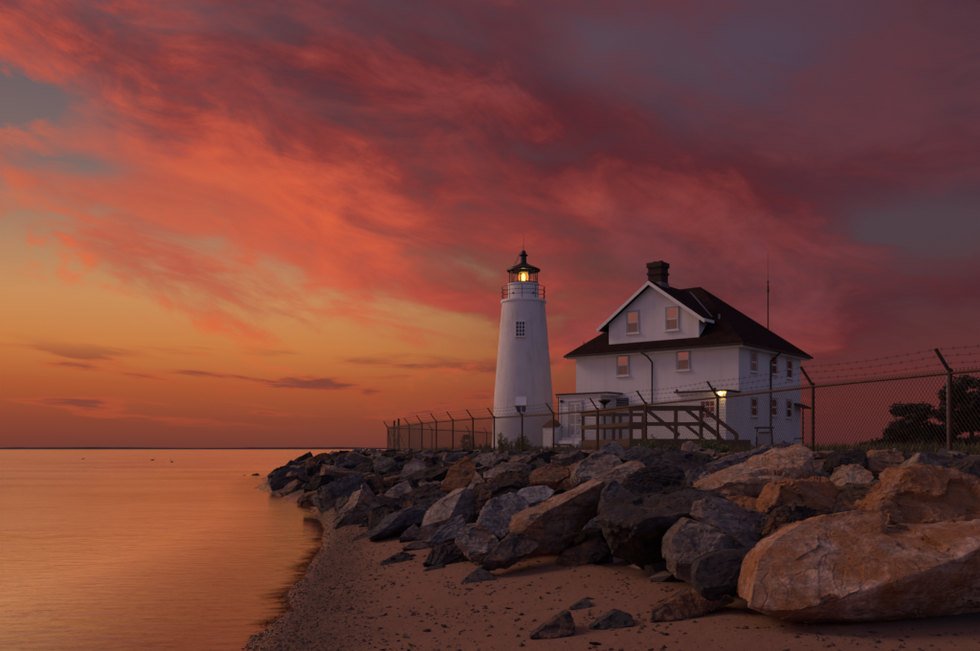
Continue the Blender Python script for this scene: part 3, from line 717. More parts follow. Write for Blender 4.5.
# steps, with pale pipe handrails and stone cheeks
st = MB()
for k in range(4): st.box(dx - 0.75, dx + 0.75, -1.62 - 0.34 * (k + 1), -1.62 - 0.34 * k, -0.2, 0.82 - 0.2 * k)
ST = st.build('entry_steps', M['white'], HO)
sb = MB()
for i in range(6):
    for j in range(3):
        sb.tube((dx - 0.62 + 0.26 * i + 0.1 * (j % 2), -1.99 - 0.34 * j - 0.06, 0.06 + 0.0 * j), (dx - 0.62 + 0.26 * i + 0.1 * (j % 2), -1.98 - 0.34 * j, 0.06), 0.08, n=6)
for s in (-0.78, 0.78):
    hr = MB(); hr.tube((dx + s, -1.64, 1.75), (dx + s, -3.0, 0.85), 0.03).tube((dx + s, -3.0, 0.85), (dx + s, -3.0, -0.1), 0.035).tube((dx + s, -1.66, 1.75), (dx + s, -1.66, 0.8), 0.03)
    hr.build('handrail', M['white'], ST)
for i in range(7):
    for j in range(3):
        q = MB(); x0 = dx - 0.72 + 0.21 * i + (0.08 if j % 2 else 0)
        q.box(x0, x0 + 0.16, -3.06, -2.985, -0.14 + 0.17 * j, -0.02 + 0.17 * j); q.build('stone', M['white'] if (i * 5 + j * 3) % 4 else M['stone_dark'], ST)
MB().box(dx - 0.75, dx + 0.78, -2.99, -2.97, -0.2, 0.42).build('dark_recess', M['stone_dark'], ST)
# red wooden wall behind the entry
MB().box(-11.95, -11.26, -0.4, 1.5, -0.3, 3.36).build('annex_wall', M['darkred'], HO)
MB().box(-12.02, -11.255, -0.5, 1.6, 3.363, 3.46).build('annex_roof', M['roof'], HO)
# louvred opening on the front wall
x = front_u(622.5, 0); lo = MB().box(x - 0.42, x + 0.42, -0.03, -0.002, 2.62, 3.18).build('louvre_opening', M['black'], HO)
for k in range(5): MB().box(x - 0.38, x + 0.38, -0.055, -0.032, 2.68 + 0.1 * k, 2.71 + 0.1 * k).build('louvre', M['trim'], lo)
# low pale lean-to between the porches
LT = MB().prism([(-1.3, -0.3), (-0.003, -0.3), (-0.003, 2.72), (-1.3, 2.52)], 'x', front_u(676, -0.8) - 2.75, -3.05).build('lean_to', M['stucco'], HO)
MB().prism([(-1.42, 2.51), (-0.006, 2.73), (-0.006, 2.79), (-1.42, 2.57)], 'x', front_u(676, -0.8) - 2.85, -2.98).build('lean_to_roof', M['trim'], LT)
# right-hand porch
PO = clapboards(MB(), -2.80, -0.04, -1.6, -0.003, -0.3, 3.25).build('front_porch', M['white'], HO)
MB().box(-3.05, 0.16, -1.85, -0.002, 3.255, 3.34).build('flat_roof', M['black'], PO)
MB().box(-2.93, 0.06, -1.74, -0.004, 3.12, 3.253).build('cornice', M['white'], PO)
for xx in (-2.9, -0.6): MB().box(xx - 0.05, xx + 0.05, -1.8, -1.7, 3.343, 3.47).build('roof_lug', M['black'], PO)
x = front_u(708, -1.62)
PW = MB().box(x - 0.47, x + 0.47, -1.66, -1.632, 1.75, 2.82).build('porch_window', M['white'], PO)
for i in range(3):
    for j in range(3):
        MB().box(x - 0.40 + 0.275 * i, x - 0.40 + 0.275 * i + 0.235, -1.668, -1.661, 1.83 + 0.32 * j, 1.83 + 0.32 * j + 0.27).build('pane', M['redpane'], PW)
x = front_u(720.3, -1.95)
LB = MB().tube((x, -1.735, 3.20), (x, -1.93, 3.20), 0.03, n=8).build('porch_lamp', M['black'], PO)
bb = MB().lathe([(0.0, 3.03), (0.08, 3.06), (0.115, 3.13), (0.08, 3.20), (0.0, 3.22)], 12, x, -1.95).build('bulb', M['porch_bulb'], LB, smooth=60)
pl = bpy.data.lights.new('porch_glow', 'POINT'); pl.energy = 0.8; pl.color = (1.0, 0.55, 0.16); pl.shadow_soft_size = 0.12
po = bpy.data.objects.new('porch_glow', pl); COL.objects.link(po); po.parent = LB; po.location = (x, -2.12, 3.10)
# small lean-to porch seen past the far corner
RP = MB().prism([(6.8, 3.25), (9.2, 2.75), (9.2, 2.65), (6.8, 3.15)], 'y', 8.2, 9.6)
RP = MB().prism([(0.004, 3.0), (0.62, 2.72), (0.62, 2.63), (0.004, 2.9)], 'y', 8.3, 9.7).build('side_porch_roof', M['roof'], HO)
MB().box(0.50, 0.57, 8.4, 8.47, -0.2, 2.66).build('side_porch_post', M['black'], HO)
MB().box(0.004, 0.49, 8.4, 8.46, 0.72, 0.80).build('side_porch_rail', M['black'], HO)

# shed by the tower
SD = empty('garden_shed', tuple(at(552, 449, 57.5).xy) + (GROUND,), TH)
tag(SD, 'tiny white clapboard shed with dark red roof between tower and house', 'shed')
clapboards(MB(), -0.36, 0.36, -0.4, 0.45, -0.2, 1.46).build('wall', M['white'], SD)
MB().add([(-0.46, -0.50, 1.46), (0.46, -0.50, 1.46), (0.46, 0.55, 1.46), (-0.46, 0.55, 1.46), (-0.12, 0.02, 1.92), (0.30, 0.02, 1.92)],
         [(3, 2, 1, 0), (0, 1, 5, 4), (1, 2, 5), (2, 3, 4, 5), (3, 0, 4)]).build('roof', M['darkred'], SD)
# radio mast behind the house
AP = at(768, 449, 70); AN = empty('antenna_mast', (AP.x, 70, GROUND))
tag(AN, 'thin dark radio mast rising behind the house roof', 'antenna')
MB().tube((0, 0, -0.3), (0, 0, 12.8), 0.06, 0.05, n=8).build('mast_pole', M['rust'], AN)
MB().tube((0, 0, 11.9), (0, 0, 12.35), 0.09, 0.07, n=8).build('mast_collar', M['black'], AN)
MB().tube((0, 0, 12.8), (0, 0, 14.9), 0.014, 0.008, n=5).build('whip', M['black'], AN)
for a in (0.4, 2.5, 4.6): MB().tube((0, 0, 12.6), (0.22 * math.cos(a), 0.22 * math.sin(a), 12.7), 0.014, n=4).build('element', M['black'], AN)

# ------------------------------------------------------------------ wooden deck in front of the house
c0, cR, cL = Vector((5.76, 38.0)), Vector((8.62, 38.0)), Vector((4.42, 44.2))
DK = empty('wooden_deck', (c0.x, c0.y, GROUND))
tag(DK, 'raised weathered wooden deck with railings and stairs before the house', 'deck')
ex = Vector((1, 0, 0)); ey = Vector((cL.x - c0.x, cL.y - c0.y, 0)); LL = ey.length; ey.normalize()
def dk(a, b, z): return ex * a + ey * b + Vector((0, 0, z))
LW = cR.x - c0.x
fz, rt = 0.52, 1.84
nb = 24
for k in range(nb):
    a, b = LL * k / nb, LL * (k + 1) / nb - 0.012
    m_ = MB(); m_.add([dk(0, a, fz - 0.04), dk(LW, a, fz - 0.04), dk(LW, b, fz - 0.04), dk(0, b, fz - 0.04), dk(0, a, fz), dk(LW, a, fz), dk(LW, b, fz), dk(0, b, fz)],
        [(0, 3, 2, 1), (4, 5, 6, 7), (0, 1, 5, 4), (1, 2, 6, 5), (2, 3, 7, 6), (3, 0, 4, 7)]); m_.build('floor_board', M['deckwood'], DK)
MB().beam(dk(-0.03, -0.03, fz - 0.25), dk(-0.03, LL, fz - 0.25), 0.05, 0.42).build('rim_board', M['deckwood'], DK)
MB().beam(dk(-0.06, -0.06, fz - 0.25), dk(LW + 2.0, -0.06, fz - 0.25), 0.05, 0.42).build('rim_board', M['deckwood'], DK)
def dpost(a, b, zb=-0.2, zt_=rt): MB().beam(dk(a, b, zb), dk(a, b, zt_ - 0.02), 0.14, 0.14, (0, 1, 0)).build('post', M['deckwood'], DK)
for b in (0, LL * 0.33, LL * 0.66, LL): dpost(0, b)
for a in (LW * 0.64, LW): dpost(a, 0)
for b in (LL * 0.5, LL): dpost(LW * 0.62, b)
for b in (LL,): dpost(LW, b)
def drail(p, q, h=0.16, w=0.05, nm='rail'): MB().beam(p, q, w, h).build(nm, M['deckwood'], DK)
for z in (rt - 0.10, 1.12):
    drail(dk(-0.10, -0.05, z), dk(-0.10, LL, z)); drail(dk(-0.1, -0.10, z), dk(LW + 0.1, -0.10, z)); drail(dk(0, LL + 0.1, z), dk(LW, LL + 0.1, z))
drail(dk(-0.06, -0.15, rt), dk(-0.06, LL + 0.1, rt), 0.045, 0.22, 'top_rail'); drail(dk(-0.16, -0.06, rt + 0.002), dk(LW + 0.12, -0.06, rt + 0.002), 0.045, 0.22, 'top_rail')
for b in (-0.10, 1.5):
    drail(dk(LW, b, rt - 0.05), dk(LW + 1.42, b, 0.68), 0.15); drail(dk(LW, b, 1.12), dk(LW + 1.0, b, 0.34), 0.12)
    drail(dk(LW, b + 0.1, fz - 0.05), dk(LW + 0.9, b + 0.1, -0.1), 0.24, 0.05, 'stringer')
    dpost(LW + 1.40, b, -0.2, 0.72)
for b in (2.9,):
    drail(dk(LW * 0.62, b, rt - 0.05), dk(LW * 0.62 + 1.4, b, 0.7), 0.15)
for k in range(3): MB().beam(dk(LW + 0.25 + 0.27 * k, -0.05, fz - 0.12 - 0.15 * k), dk(LW + 0.25 + 0.27 * k, 1.5, fz - 0.12 - 0.15 * k), 0.27, 0.04).build('tread', M['deckwood'], DK)
# thick dark post lamp standing on the deck
FP = at(604.5, 449, 46.2); FX = empty('post_fixture', (FP.x, 46.2, GROUND))
tag(FX, 'dark flat-headed fixture on a short post above the deck railing', 'fixture')
MB().tube((0, 0, -0.2), (0, 0, 2.35), 0.06, n=8).build('stem', M['black'], FX)
MB().lathe([(0.05, 2.26), (0.12, 2.34), (0.30, 2.46), (0.33, 2.50), (0.30, 2.55), (0.0, 2.58)], 14).build('head', M['black'], FX)
MB().lathe([(0.16, 1.86), (0.18, 1.9), (0.18, 1.98), (0.05, 2.02)], 12).build('collar', M['black'], FX)
# empty sign frame standing in the grass by the house's side
SP = at(764.5, 449, 34); SF = empty('sign_frame', (SP.x, 34, GROUND), R(-14))
tag(SF, 'dark wooden sign frame standing in grass beside the house', 'sign')
for s in (-1, 1): MB().beam((0.31 * s, 0, -0.2), (0.25 * s, 0.10, 0.86), 0.06, 0.06, (0, 1, 0)).build('leg', M['darkwood'], SF)
MB().beam((-0.34, 0.10, 0.88), (0.34, 0.10, 0.88), 0.10, 0.07).build('top_bar', M['darkwood'], SF)
MB().beam((-0.27, 0.05, 0.42), (0.27, 0.09, 0.44), 0.02, 0.62).build('board', M['trim'], SF)
fi = MB().beam((-0.2, 0.03, 0.70), (0.2, 0.05, 0.71), 0.03, 0.04).build('batten', M['darkwood'], SF)

# ------------------------------------------------------------------ boulders
def hull_of(pts):
    b2 = bmesh.new()
    for p in pts: b2.verts.new(p)
    r = bmesh.ops.convex_hull(b2, input=b2.verts)
    bad = [g for g in r['geom_interior'] + r['geom_unused'] if isinstance(g, bmesh.types.BMVert) and g.is_valid]
    bmesh.ops.delete(b2, geom=list(set(bad)), context='VERTS')
    return b2
def rock_mesh(name, hulls, edge, rough=1.0, seed=0, layer=(0.3, 0.2, 1.0), lay_amp=1.0, bev=0.010, chops=10, depth=0.08):
    """hulls: lists of points; each becomes a chipped, angular block of the same stone"""
    bm = bmesh.new(); sd = Vector((seed * 3.17, seed * 1.31, seed * 2.23)); L = Vector(layer).normalized(); rs = random.Random(seed * 77 + 5)
    for pts in hulls:
        b2 = hull_of(pts)
        for _ in range(chops):                     # knock corners off
            d = Vector((rs.gauss(0, 1), rs.gauss(0, 1), rs.gauss(0, 1))).normalized()
            ds = [d.dot(v.co) for v in b2.verts]; hi, lo = max(ds), min(ds)
            bmesh.ops.bisect_plane(b2, geom=b2.verts[:] + b2.edges[:] + b2.faces[:], plane_co=d * (hi - (hi - lo) * depth * rs.uniform(0.3, 1.0)), plane_no=d, clear_outer=True)
            pts2 = [v.co.copy() for v in b2.verts]; b2.free(); b2 = hull_of(pts2)
        bmesh.ops.dissolve_limit(b2, angle_limit=R(5), verts=b2.verts, edges=b2.edges)
        size = max((v.co - w.co).length for v in b2.verts for w in list(b2.verts)[:3])
        try: bmesh.ops.bevel(b2, geom=list(b2.edges), offset=size * bev * 0.5, segments=1, profile=0.6, affect='EDGES', clamp_overlap=True)
        except Exception: pass
        bmesh.ops.triangulate(b2, faces=b2.faces)
        for _ in range(9):
            lg = [e for e in b2.edges if e.calc_length() > edge]
            if not lg: break
            bmesh.ops.subdivide_edges(b2, edges=lg, cuts=1); bmesh.ops.triangulate(b2, faces=[f for f in b2.faces if len(f.verts) > 3])
        bmesh.ops.recalc_face_normals(b2, faces=b2.faces); b2.normal_update()
        A = size * 0.017 * rough
        new = []
        for v in b2.verts:
            p = v.co + sd; q = p / size
            a = noise.noise(q * 3.2) * 0.7 + noise.noise(q * 8.0) * 0.5 + math.floor(noise.noise(q * 3.6 + Vector((5, 1, 9))) * 5.0) * 0.42
            c = noise.noise(q * 17.0) * 0.50 + noise.noise(q * 37.0) * 0.30
            w1 = noise.noise(q * 4.0 + Vector((3, 8, 1))); chip = -1.5 if w1 > 0.26 else 0.0       # spalled patches with sharp rims
            s = L.dot(p) / size * 11.0 + noise.noise(q * 2.2) * 1.6
            st = (s - math.floor(s)); st = (st if st < 0.85 else (1 - st) * 5.6) - 0.4
            new.append(v.co + v.normal * (A * (a + c + chip + st * 0.6 * lay_amp)) + noise.noise_vector(q * 7.0) * A * 0.4)
        for v, c in zip(b2.verts, new): v.co = c
        tmp = bpy.data.meshes.new('tmp'); b2.to_mesh(tmp); b2.free(); bm.from_mesh(tmp); bpy.data.meshes.remove(tmp)
    me = bpy.data.meshes.new(name); bm.to_mesh(me); bm.free()
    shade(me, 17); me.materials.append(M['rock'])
    return me
def on_ground(px, py):
    """distance at which the sight line through a pixel meets the ground"""
    Y = np.arange(4.0, 60.0, 0.04); Z = terrain((px - 490) / FPX * Y, Y)[0]; k = np.where(EYE + (449 - py) / FPX * Y <= Z + 0.01)[0]
    return float(Y[k[0]]) if len(k) else 60.0
HEROES = []
occ = []                                          # (x, y, radius) of every placed boulder
def boulder(label, col, rust, Y0, thick, outline, more=(), rough=1.0, inner=(), layer=(0.3, 0.2, 1), lay=1.0, lean=0.7, edge=None, name='boulder', bev=0.010, group=None, skirt=True, chops=8):
    """outline: (px, py[, dy]) silhouette points; real positions come from the distance Y0 + dy"""
    lo_ = max(outline, key=lambda p: p[1]); Yg = on_ground(lo_[0], lo_[1])
    if name == 'rock' or abs(Yg - Y0) < 0.9: Y0 = Yg - 0.02
    hs = []
    for ol, inn in ((outline, inner),) + tuple(more):
        ys = [p[1] for p in ol]; y1, y0 = max(ys), min(ys); pts = []
        cxp = sum(p[0] for p in ol) / len(ol)
        for p in list(ol) + list(inn):
            dy = p[2] if len(p) > 2 else thick * lean * (y1 - p[1]) / max(1, y1 - y0)
            P = at(p[0], p[1], Y0 + dy); pts.append(P)
            if p in ol:
                f = 0.82; B = at(cxp + (p[0] - cxp) * f, p[1] + (y1 - p[1]) * 0.12, Y0 + dy); B.y += thick * 0.75; pts.append(B)
                if skirt and y1 - p[1] < 0.25 * (y1 - y0): pts.append(P - Vector((0, -0.10, 0.07 + 0.10 * thick)))
        hs.append(pts)
    allp = [p for h in hs for p in h]; c = sum(allp, Vector()) / len(allp); c.z = min(p.z for p in allp)
    ext = max(max(p.x for p in allp) - min(p.x for p in allp), max(p.z for p in allp) - min(p.z for p in allp))
    me = rock_mesh(name, [[p - c for p in h] for h in hs], edge or max(0.022, ext / 36), rough, len(occ) + 1, layer, lay, bev, chops=chops, depth=0.055)
    lf = 1.18 if sum(col) > 0.55 else 0.85
    o = link(name, me, None, None, c); o.color = (col[0] * lf, col[1] * lf, col[2] * lf, rust)
    tag(o, label, 'rock' if name != 'boulder' else 'boulder', group)
    ex_ = max(p.x for p in allp) - min(p.x for p in allp); cy_ = sum(p.y for p in allp) / len(allp); cx_ = (max(p.x for p in allp) + min(p.x for p in allp)) / 2
    for q in (-0.34, 0.0, 0.34): occ.append((cx_ + q * ex_, cy_, max(0.30 * ex_, 0.30 * thick)))
    HEROES.append((c.x, cy_, label))
    return o
GREY, DARK, TAN, BROWN, BLUE, BLACK = (0.20, 0.19, 0.19), (0.075, 0.068, 0.070), (0.50, 0.36, 0.26), (0.33, 0.20, 0.13), (0.17, 0.17, 0.19), (0.046, 0.040, 0.041)
ORANGE = (0.78, 0.45, 0.27)
# the big slab at the right: two tilted faces with a broken step between them
boulder('largest boulder, rust-orange slab with a smooth tilted face', (0.80, 0.55, 0.41), 0.70, 7.2, 1.0,
    [(748, 607, 0.12), (752, 585, 0.24), (759, 560, 0.46), (776, 541, 0.66), (803, 528, 0.88), (840, 522, 1.0), (868, 520, 1.06), (905, 521, 1.08), (940, 521, 1.12), (990, 518, 1.18), (1060, 526, 1.15), (1100, 560, 0.75), (1000, 541, 0.36), (980, 548, 0.27), (955, 560, 0.16), (925, 573, 0.08), (895, 584, 0.03), (866, 592, 0.0), (840, 600, 0.0), (798, 612, 0.03), (768, 614, 0.08), (1090, 628, 1.1), (980, 626, 0.95), (880, 624, 0.72), (800, 620, 0.34)],
    more=(([(749, 606, 0.10), (753, 583, 0.20), (759, 558, 0.40), (777, 538, 0.60), (804, 521, 0.82), (840, 511.5, 0.95), (868, 508, 1.0), (883, 507, 1.0), (894, 514, 0.96), (880, 535, 0.62), (872, 555, 0.38), (866, 576, 0.14), (860, 591, -0.04), (836, 600, -0.07), (798, 611, -0.03), (770, 613, 0.04)], ()),
          ([(772, 560, 0.40), (795, 545, 0.50), (818, 534, 0.60), (822, 545, 0.46), (800, 556, 0.34), (780, 575, 0.26)], ()),),
    rough=0.42, layer=(0.8, -0.3, 0.5), lay=0.6, edge=0.022, bev=0.004, skirt=False, chops=0)
boulder('rounded rough rust-orange boulder right behind the largest slab', (0.50, 0.34, 0.23), 0.85, 9.3, 1.0, [(876, 512), (880, 497), (888, 486), (893, 478), (905, 467), (928, 462), (955, 466), (975, 476), (1010, 490), (1015, 522), (960, 528), (905, 526)], rough=1.5, lay=0.4, edge=0.04)
boulder('orange-brown upright block with steep faces behind the crest of the largest slab', BROWN, 0.7, 10.1, 0.8, [(763, 512), (768, 497), (779, 481, 0.25), (803, 475, 0.45), (826, 478, 0.5), (838, 491, 0.5), (838, 512), (820, 518), (775, 520)], inner=[(781, 483, 0.0), (776, 515, -0.1)], rough=1.2)
boulder('broad tan boulder with a long sloping flat top', TAN, 0.5, 11.6, 1.5, [(699, 490, 0.3), (704, 483, 0.5), (735, 470, 1.2), (775, 450, 1.9), (800, 444.5, 2.1), (812, 453, 1.6), (822, 476, 0.8), (790, 483, 0.1), (745, 499, 0.0), (722, 500, 0.05)], inner=[(735, 484, 0.0), (770, 472, 0.3), (805, 462, 0.9)], rough=0.8, layer=(0.6, 0, 0.7))
boulder('long blue-grey slab leaning behind the broad tan boulder', BLUE, 0.2, 13.2, 1.1, [(683, 487), (690, 470), (722, 463), (755, 450), (786, 441), (800, 446), (770, 460), (745, 480), (700, 492)], rough=0.9, layer=(0.6, 0, 0.7))
boulder('big dark cup-shaped boulder, grey on top with black underside', DARK, 0.12, 9.6, 1.3,
    [(597, 515, 0.5), (601, 504, 0.8), (612, 498, 1.0), (645, 500, 1.0), (690, 489, 1.3), (712, 492, 1.3), (732, 500, 1.1), (726, 512, 0.4), (705, 512, 0.0), (690, 514, 0.0), (655, 519, -0.05), (628, 531, -0.05), (608, 520, 0.2), (612, 540, 0.5), (640, 553, 0.65), (670, 552, 0.6), (700, 530, 0.5)], rough=0.9, bev=0.04)
boulder('grey-brown boulder split by a dark diagonal crack', (0.24, 0.20, 0.18), 0.18, 8.7, 1.0,
    [(668, 552, 0.3), (670, 540, 0.3), (678, 527, 0.35), (688, 517, 0.5), (705, 522, 0.35), (725, 535, 0.2), (740, 549, 0.15), (738, 560, 0.1), (700, 563, 0.1), (678, 562, 0.2)],
    more=(([(691, 514, 0.62), (700, 502, 0.75), (708, 497, 0.85), (722, 500, 0.9), (750, 510, 0.9), (776, 516, 0.9), (780, 540, 0.55), (775, 556, 0.4), (748, 552, 0.2), (728, 532, 0.3), (708, 519, 0.45)], ()),), rough=0.8, lay=0.5, bev=0.03)
boulder('smooth dark rounded boulder lying on sand before the cracked one', DARK, 0.04, 7.95, 0.6, [(694, 577), (700, 562), (715, 554), (735, 549), (766, 549), (772, 560), (764, 577), (735, 584), (715, 590), (698, 586)], rough=0.6, lay=0.3, bev=0.07)
boulder('black knobbly boulder wedged against the largest slab', BLACK, 0.25, 8.5, 0.7, [(769, 535), (773, 518), (783, 508), (800, 504), (822, 506), (835, 515), (815, 540), (785, 548)], rough=1.6)
boulder('low layered rust and grey rock half buried before the dark rounded boulder', (0.12, 0.085, 0.065), 0.42, 7.1, 0.4, [(649, 620), (651, 610), (668, 603), (684, 598), (690, 591), (706, 589), (722, 595), (738, 601), (712, 608), (692, 617), (665, 622)], rough=1.3, layer=(1, 0.1, 0.2), name='rock')
boulder('pointed dark wedge rock alone on the open sand', (0.12, 0.085, 0.075), 0.3, 6.55, 0.35, [(529, 637), (545, 625), (560, 616), (571, 610), (576, 617), (577, 630), (573, 634), (550, 638)], rough=1.1, name='rock')
boulder('flat grey wedge rock on sand beside the pointed dark wedge', (0.095, 0.085, 0.085), 0.05, 6.9, 0.3, [(588, 629), (603, 619), (618, 610), (633, 616), (634, 625), (615, 628)], rough=0.8, name='rock')
boulder('small grey fin of rock just behind the pointed dark wedge', (0.10, 0.09, 0.09), 0.05, 7.75, 0.2, [(569, 609), (580, 602), (587, 598), (593, 605), (588, 609)], rough=0.8, name='rock')
boulder('long tan block tilted up with clean flat top and stepped side', (0.36, 0.27, 0.205), 0.38, 11.0, 0.9,
    [(509, 527, 0.25), (511, 516, 0.35), (525, 511, 0.7), (560, 496, 1.0), (600, 476, 1.35), (606, 483, 0.85), (601, 512, 0.75), (563, 540, 0.35), (545, 542, 0.15), (520, 534, 0.15), (541, 514, 0.0), (604, 481, 0.62)], rough=0.5, lay=0.8, layer=(0.5, -0.5, 0.7), bev=0.008)
boulder('banded grey boulder standing upright left of the long tan block', (0.26, 0.24, 0.235), 0.1, 11.8, 0.8, [(478, 523), (482, 508), (494, 498), (510, 492), (526, 495), (533, 512), (520, 532), (502, 537), (484, 531)], rough=1.2, layer=(1, 0.2, 0.5), lay=1.6)
boulder('pale rounded speckled boulder at the foot of the pile', (0.33, 0.28, 0.23), 0.25, 11.5, 0.6, [(455, 541), (459, 529), (467, 523), (480, 522), (492, 530), (499, 543), (492, 552), (470, 555)], rough=1.3, lay=0.3, bev=0.07)
boulder('dark triangular slab on sand beneath the long tan block', (0.15, 0.115, 0.11), 0.3, 10.7, 0.6, [(483, 561), (497, 546), (511, 533), (527, 532), (540, 545), (530, 553), (505, 560)], rough=0.9)
boulder('smooth tan slab with a flat pale face and dark broken end', (0.36, 0.30, 0.26), 0.15, 13.6, 1.0, [(419, 527, 0.0), (424, 512, 0.3), (440, 499, 0.8), (457, 489, 1.0), (466, 487, 0.9), (477, 497, 1.1), (481, 520, 0.8), (466, 521, 0.2), (447, 528, 0.0), (428, 532, 0.0)], inner=[(464, 489, 0.45), (449, 518, -0.12)], rough=0.5, lay=0.3, bev=0.02)
boulder('grey striped slab lying below the smooth tan slab', (0.22, 0.205, 0.21), 0.05, 12.3, 0.6, [(426, 540), (440, 527), (452, 518), (462, 515), (466, 526), (455, 538), (440, 541)], rough=0.8, layer=(0.7, 0, -0.75), lay=1.7)
boulder('small pyramid of grey rock on sand by the striped slab', (0.17, 0.14, 0.14), 0.1, 13.0, 0.5, [(398, 539), (405, 531), (414, 524), (421, 531), (427, 538), (412, 541)], rough=0.9, name='rock')
boulder('tall pointed slab with a lit left face at the beach edge', (0.33, 0.25, 0.19), 0.3, 17.0, 0.9, [(330, 521, 0), (340, 509, 0.3), (352, 497, 0.6), (364, 483, 0.9), (372, 492, 0.9), (380, 508, 0.8), (377, 522, 0.5), (350, 524, 0.1)], inner=[(356, 505, 0.05)], rough=0.9, layer=(0.7, 0, -0.75), lay=1.5)
boulder('low dark layered rock right of the tall pointed slab', (0.16, 0.11, 0.10), 0.25, 16.4, 0.8, [(358, 524), (372, 514), (385, 509), (402, 507), (414, 516), (405, 523), (380, 526)], rough=1.0, lay=1.5)
boulder('flat tan block leaning behind the low dark layered rock', (0.34, 0.26, 0.20), 0.2, 19.3, 0.9, [(370, 506), (384, 494), (400, 483), (408, 480), (413, 490), (400, 503), (380, 511)], rough=0.7)
boulder('black wedge with a sharp lit upper edge above the layered rock', (0.09, 0.075, 0.075), 0.3, 18.0, 0.9, [(390, 506), (402, 493), (420, 486), (437, 482), (442, 489), (428, 499), (405, 507)], rough=0.9)
boulder('flat dark rock on wet sand nearest the waterline', (0.10, 0.08, 0.08), 0.1, 14.4, 0.5, [(351, 541), (357, 535), (370, 532), (381, 531), (389, 538), (375, 541)], rough=0.9, name='rock')
boulder('black broken rock alone in mid beach', (0.06, 0.05, 0.052), 0.1, 12.0, 0.4, [(377, 565), (388, 558), (400, 553), (409, 554), (413, 562), (398, 565)], rough=1.3, name='rock')
boulder('thin grey flake of rock lying flat on sand', (0.14, 0.115, 0.115), 0.1, 13.1, 0.4, [(402, 548), (410, 543), (423, 541), (431, 545), (420, 549)], rough=0.6, name='rock')
boulder('steep black ridged rock on the sand below the striped slab', (0.075, 0.06, 0.06), 0.15, 11.5, 0.6, [(422, 563), (433, 550), (444, 542), (456, 540), (466, 548), (473, 556), (460, 563), (440, 565)], rough=1.1, layer=(0.7, 0, -0.7), lay=1.7)
boulder('low dark shard beside the steep black ridged rock', (0.08, 0.065, 0.065), 0.1, 11.0, 0.3, [(422, 571), (432, 567), (443, 564), (447, 568), (435, 571)], rough=1.0, name='rock')
boulder('lone triangular grey rock with sharp peak in open sand', (0.125, 0.105, 0.105), 0.1, 9.75, 0.4, [(460, 583), (470, 574), (482, 566), (490, 573), (497, 579), (480, 583)], rough=0.7, name='rock')
boulder('mossy brown shelf of rock under the dark cup-shaped boulder', (0.15, 0.12, 0.085), 0.35, 10.6, 0.7, [(556, 563), (565, 553), (582, 545), (600, 538), (612, 546), (600, 560), (575, 566)], rough=1.2)
boulder('small angular blue-grey rock between cup-shaped boulder and long tan block', (0.20, 0.20, 0.21), 0.05, 11.0, 0.5, [(583, 530), (588, 521), (600, 516), (608, 524), (604, 537), (590, 537)], rough=1.0, name='rock')
boulder('dark low shard on sand before the cup-shaped boulder', (0.10, 0.08, 0.075), 0.2, 9.9, 0.3, [(600, 563), (612, 556), (630, 552), (634, 558), (618, 563)], rough=1.0, name='rock')
boulder('black boulder with hollow top above the dark cup-shaped one', BLACK, 0.1, 11.3, 1.0, [(620, 488), (630, 475), (645, 467), (668, 465), (685, 470), (690, 490), (675, 503), (645, 503)], rough=1.2)
boulder('dark blue peaked rock against the left flank of the cup-shaped boulder', (0.13, 0.125, 0.135), 0.1, 10.9, 0.7, [(600, 503), (604, 490), (613, 479), (625, 486), (640, 500), (630, 508), (608, 508)], rough=0.9)
boulder('long low black boulder lying along the crest below the deck', (0.085, 0.08, 0.085), 0.1, 13.8, 1.1, [(632, 468), (642, 457), (660, 451), (692, 449), (716, 458), (722, 470), (690, 474), (655, 474)], rough=0.8)
boulder('pale tan sloped slab above the long tan block', (0.36, 0.28, 0.22), 0.25, 12.6, 1.0, [(598, 482), (606, 473), (622, 466), (641, 459), (645, 468), (630, 480), (610, 488)], rough=0.7)
boulder('broad grey-tan boulder with humped back in mid pile', (0.29, 0.24, 0.20), 0.2, 15.0, 1.2, [(573, 472), (582, 462), (594, 453), (606, 450), (618, 458), (628, 470), (605, 478), (585, 478)], rough=0.9)
boulder('pointed grey rock jutting at the crest beneath the deck corner', (0.20, 0.19, 0.195), 0.05, 16.5, 0.9, [(598, 452), (606, 444), (616, 439.5), (622, 446), (630, 457), (612, 460)], rough=0.8)
boulder('rounded grey rock at the crest right of the pointed one', (0.17, 0.16, 0.165), 0.05, 15.8, 0.9, [(620, 458), (628, 450), (640, 445), (652, 449), (656, 458), (636, 463)], rough=1.1)
boulder('white oval rock perched beside the top of the long tan block', (0.42, 0.40, 0.40), 0.0, 12.9, 0.6, [(516, 495), (522, 488), (534, 486), (547, 486), (555, 491), (548, 499), (530, 503), (519, 500)], rough=0.5, lay=0.3, bev=0.07)
boulder('tiny tan pyramid rock sitting on the bank below the stairs', (0.34, 0.24, 0.18), 0.3, 15.8, 0.5, [(682, 450), (684, 443), (690, 441), (703, 448), (700, 453)], rough=0.7, name='rock')
boulder('tan knob of rock between the orange boulder and upright block', TAN, 0.45, 11.6, 0.8, [(843, 482), (848, 470), (855, 463), (866, 466), (874, 477), (868, 486)], rough=1.1)
boulder('black peaked boulder on the crest right of the broad tan one', BLACK, 0.15, 13.4, 0.9, [(836, 468), (843, 453), (853, 448), (863, 449), (870, 462), (858, 472)], rough=1.2)
boulder('greenish-brown block under the tan knob', (0.20, 0.155, 0.095), 0.45, 10.0, 0.8, [(832, 513), (838, 497), (847, 486), (866, 484), (884, 485), (886, 505), (872, 517)], rough=1.1)
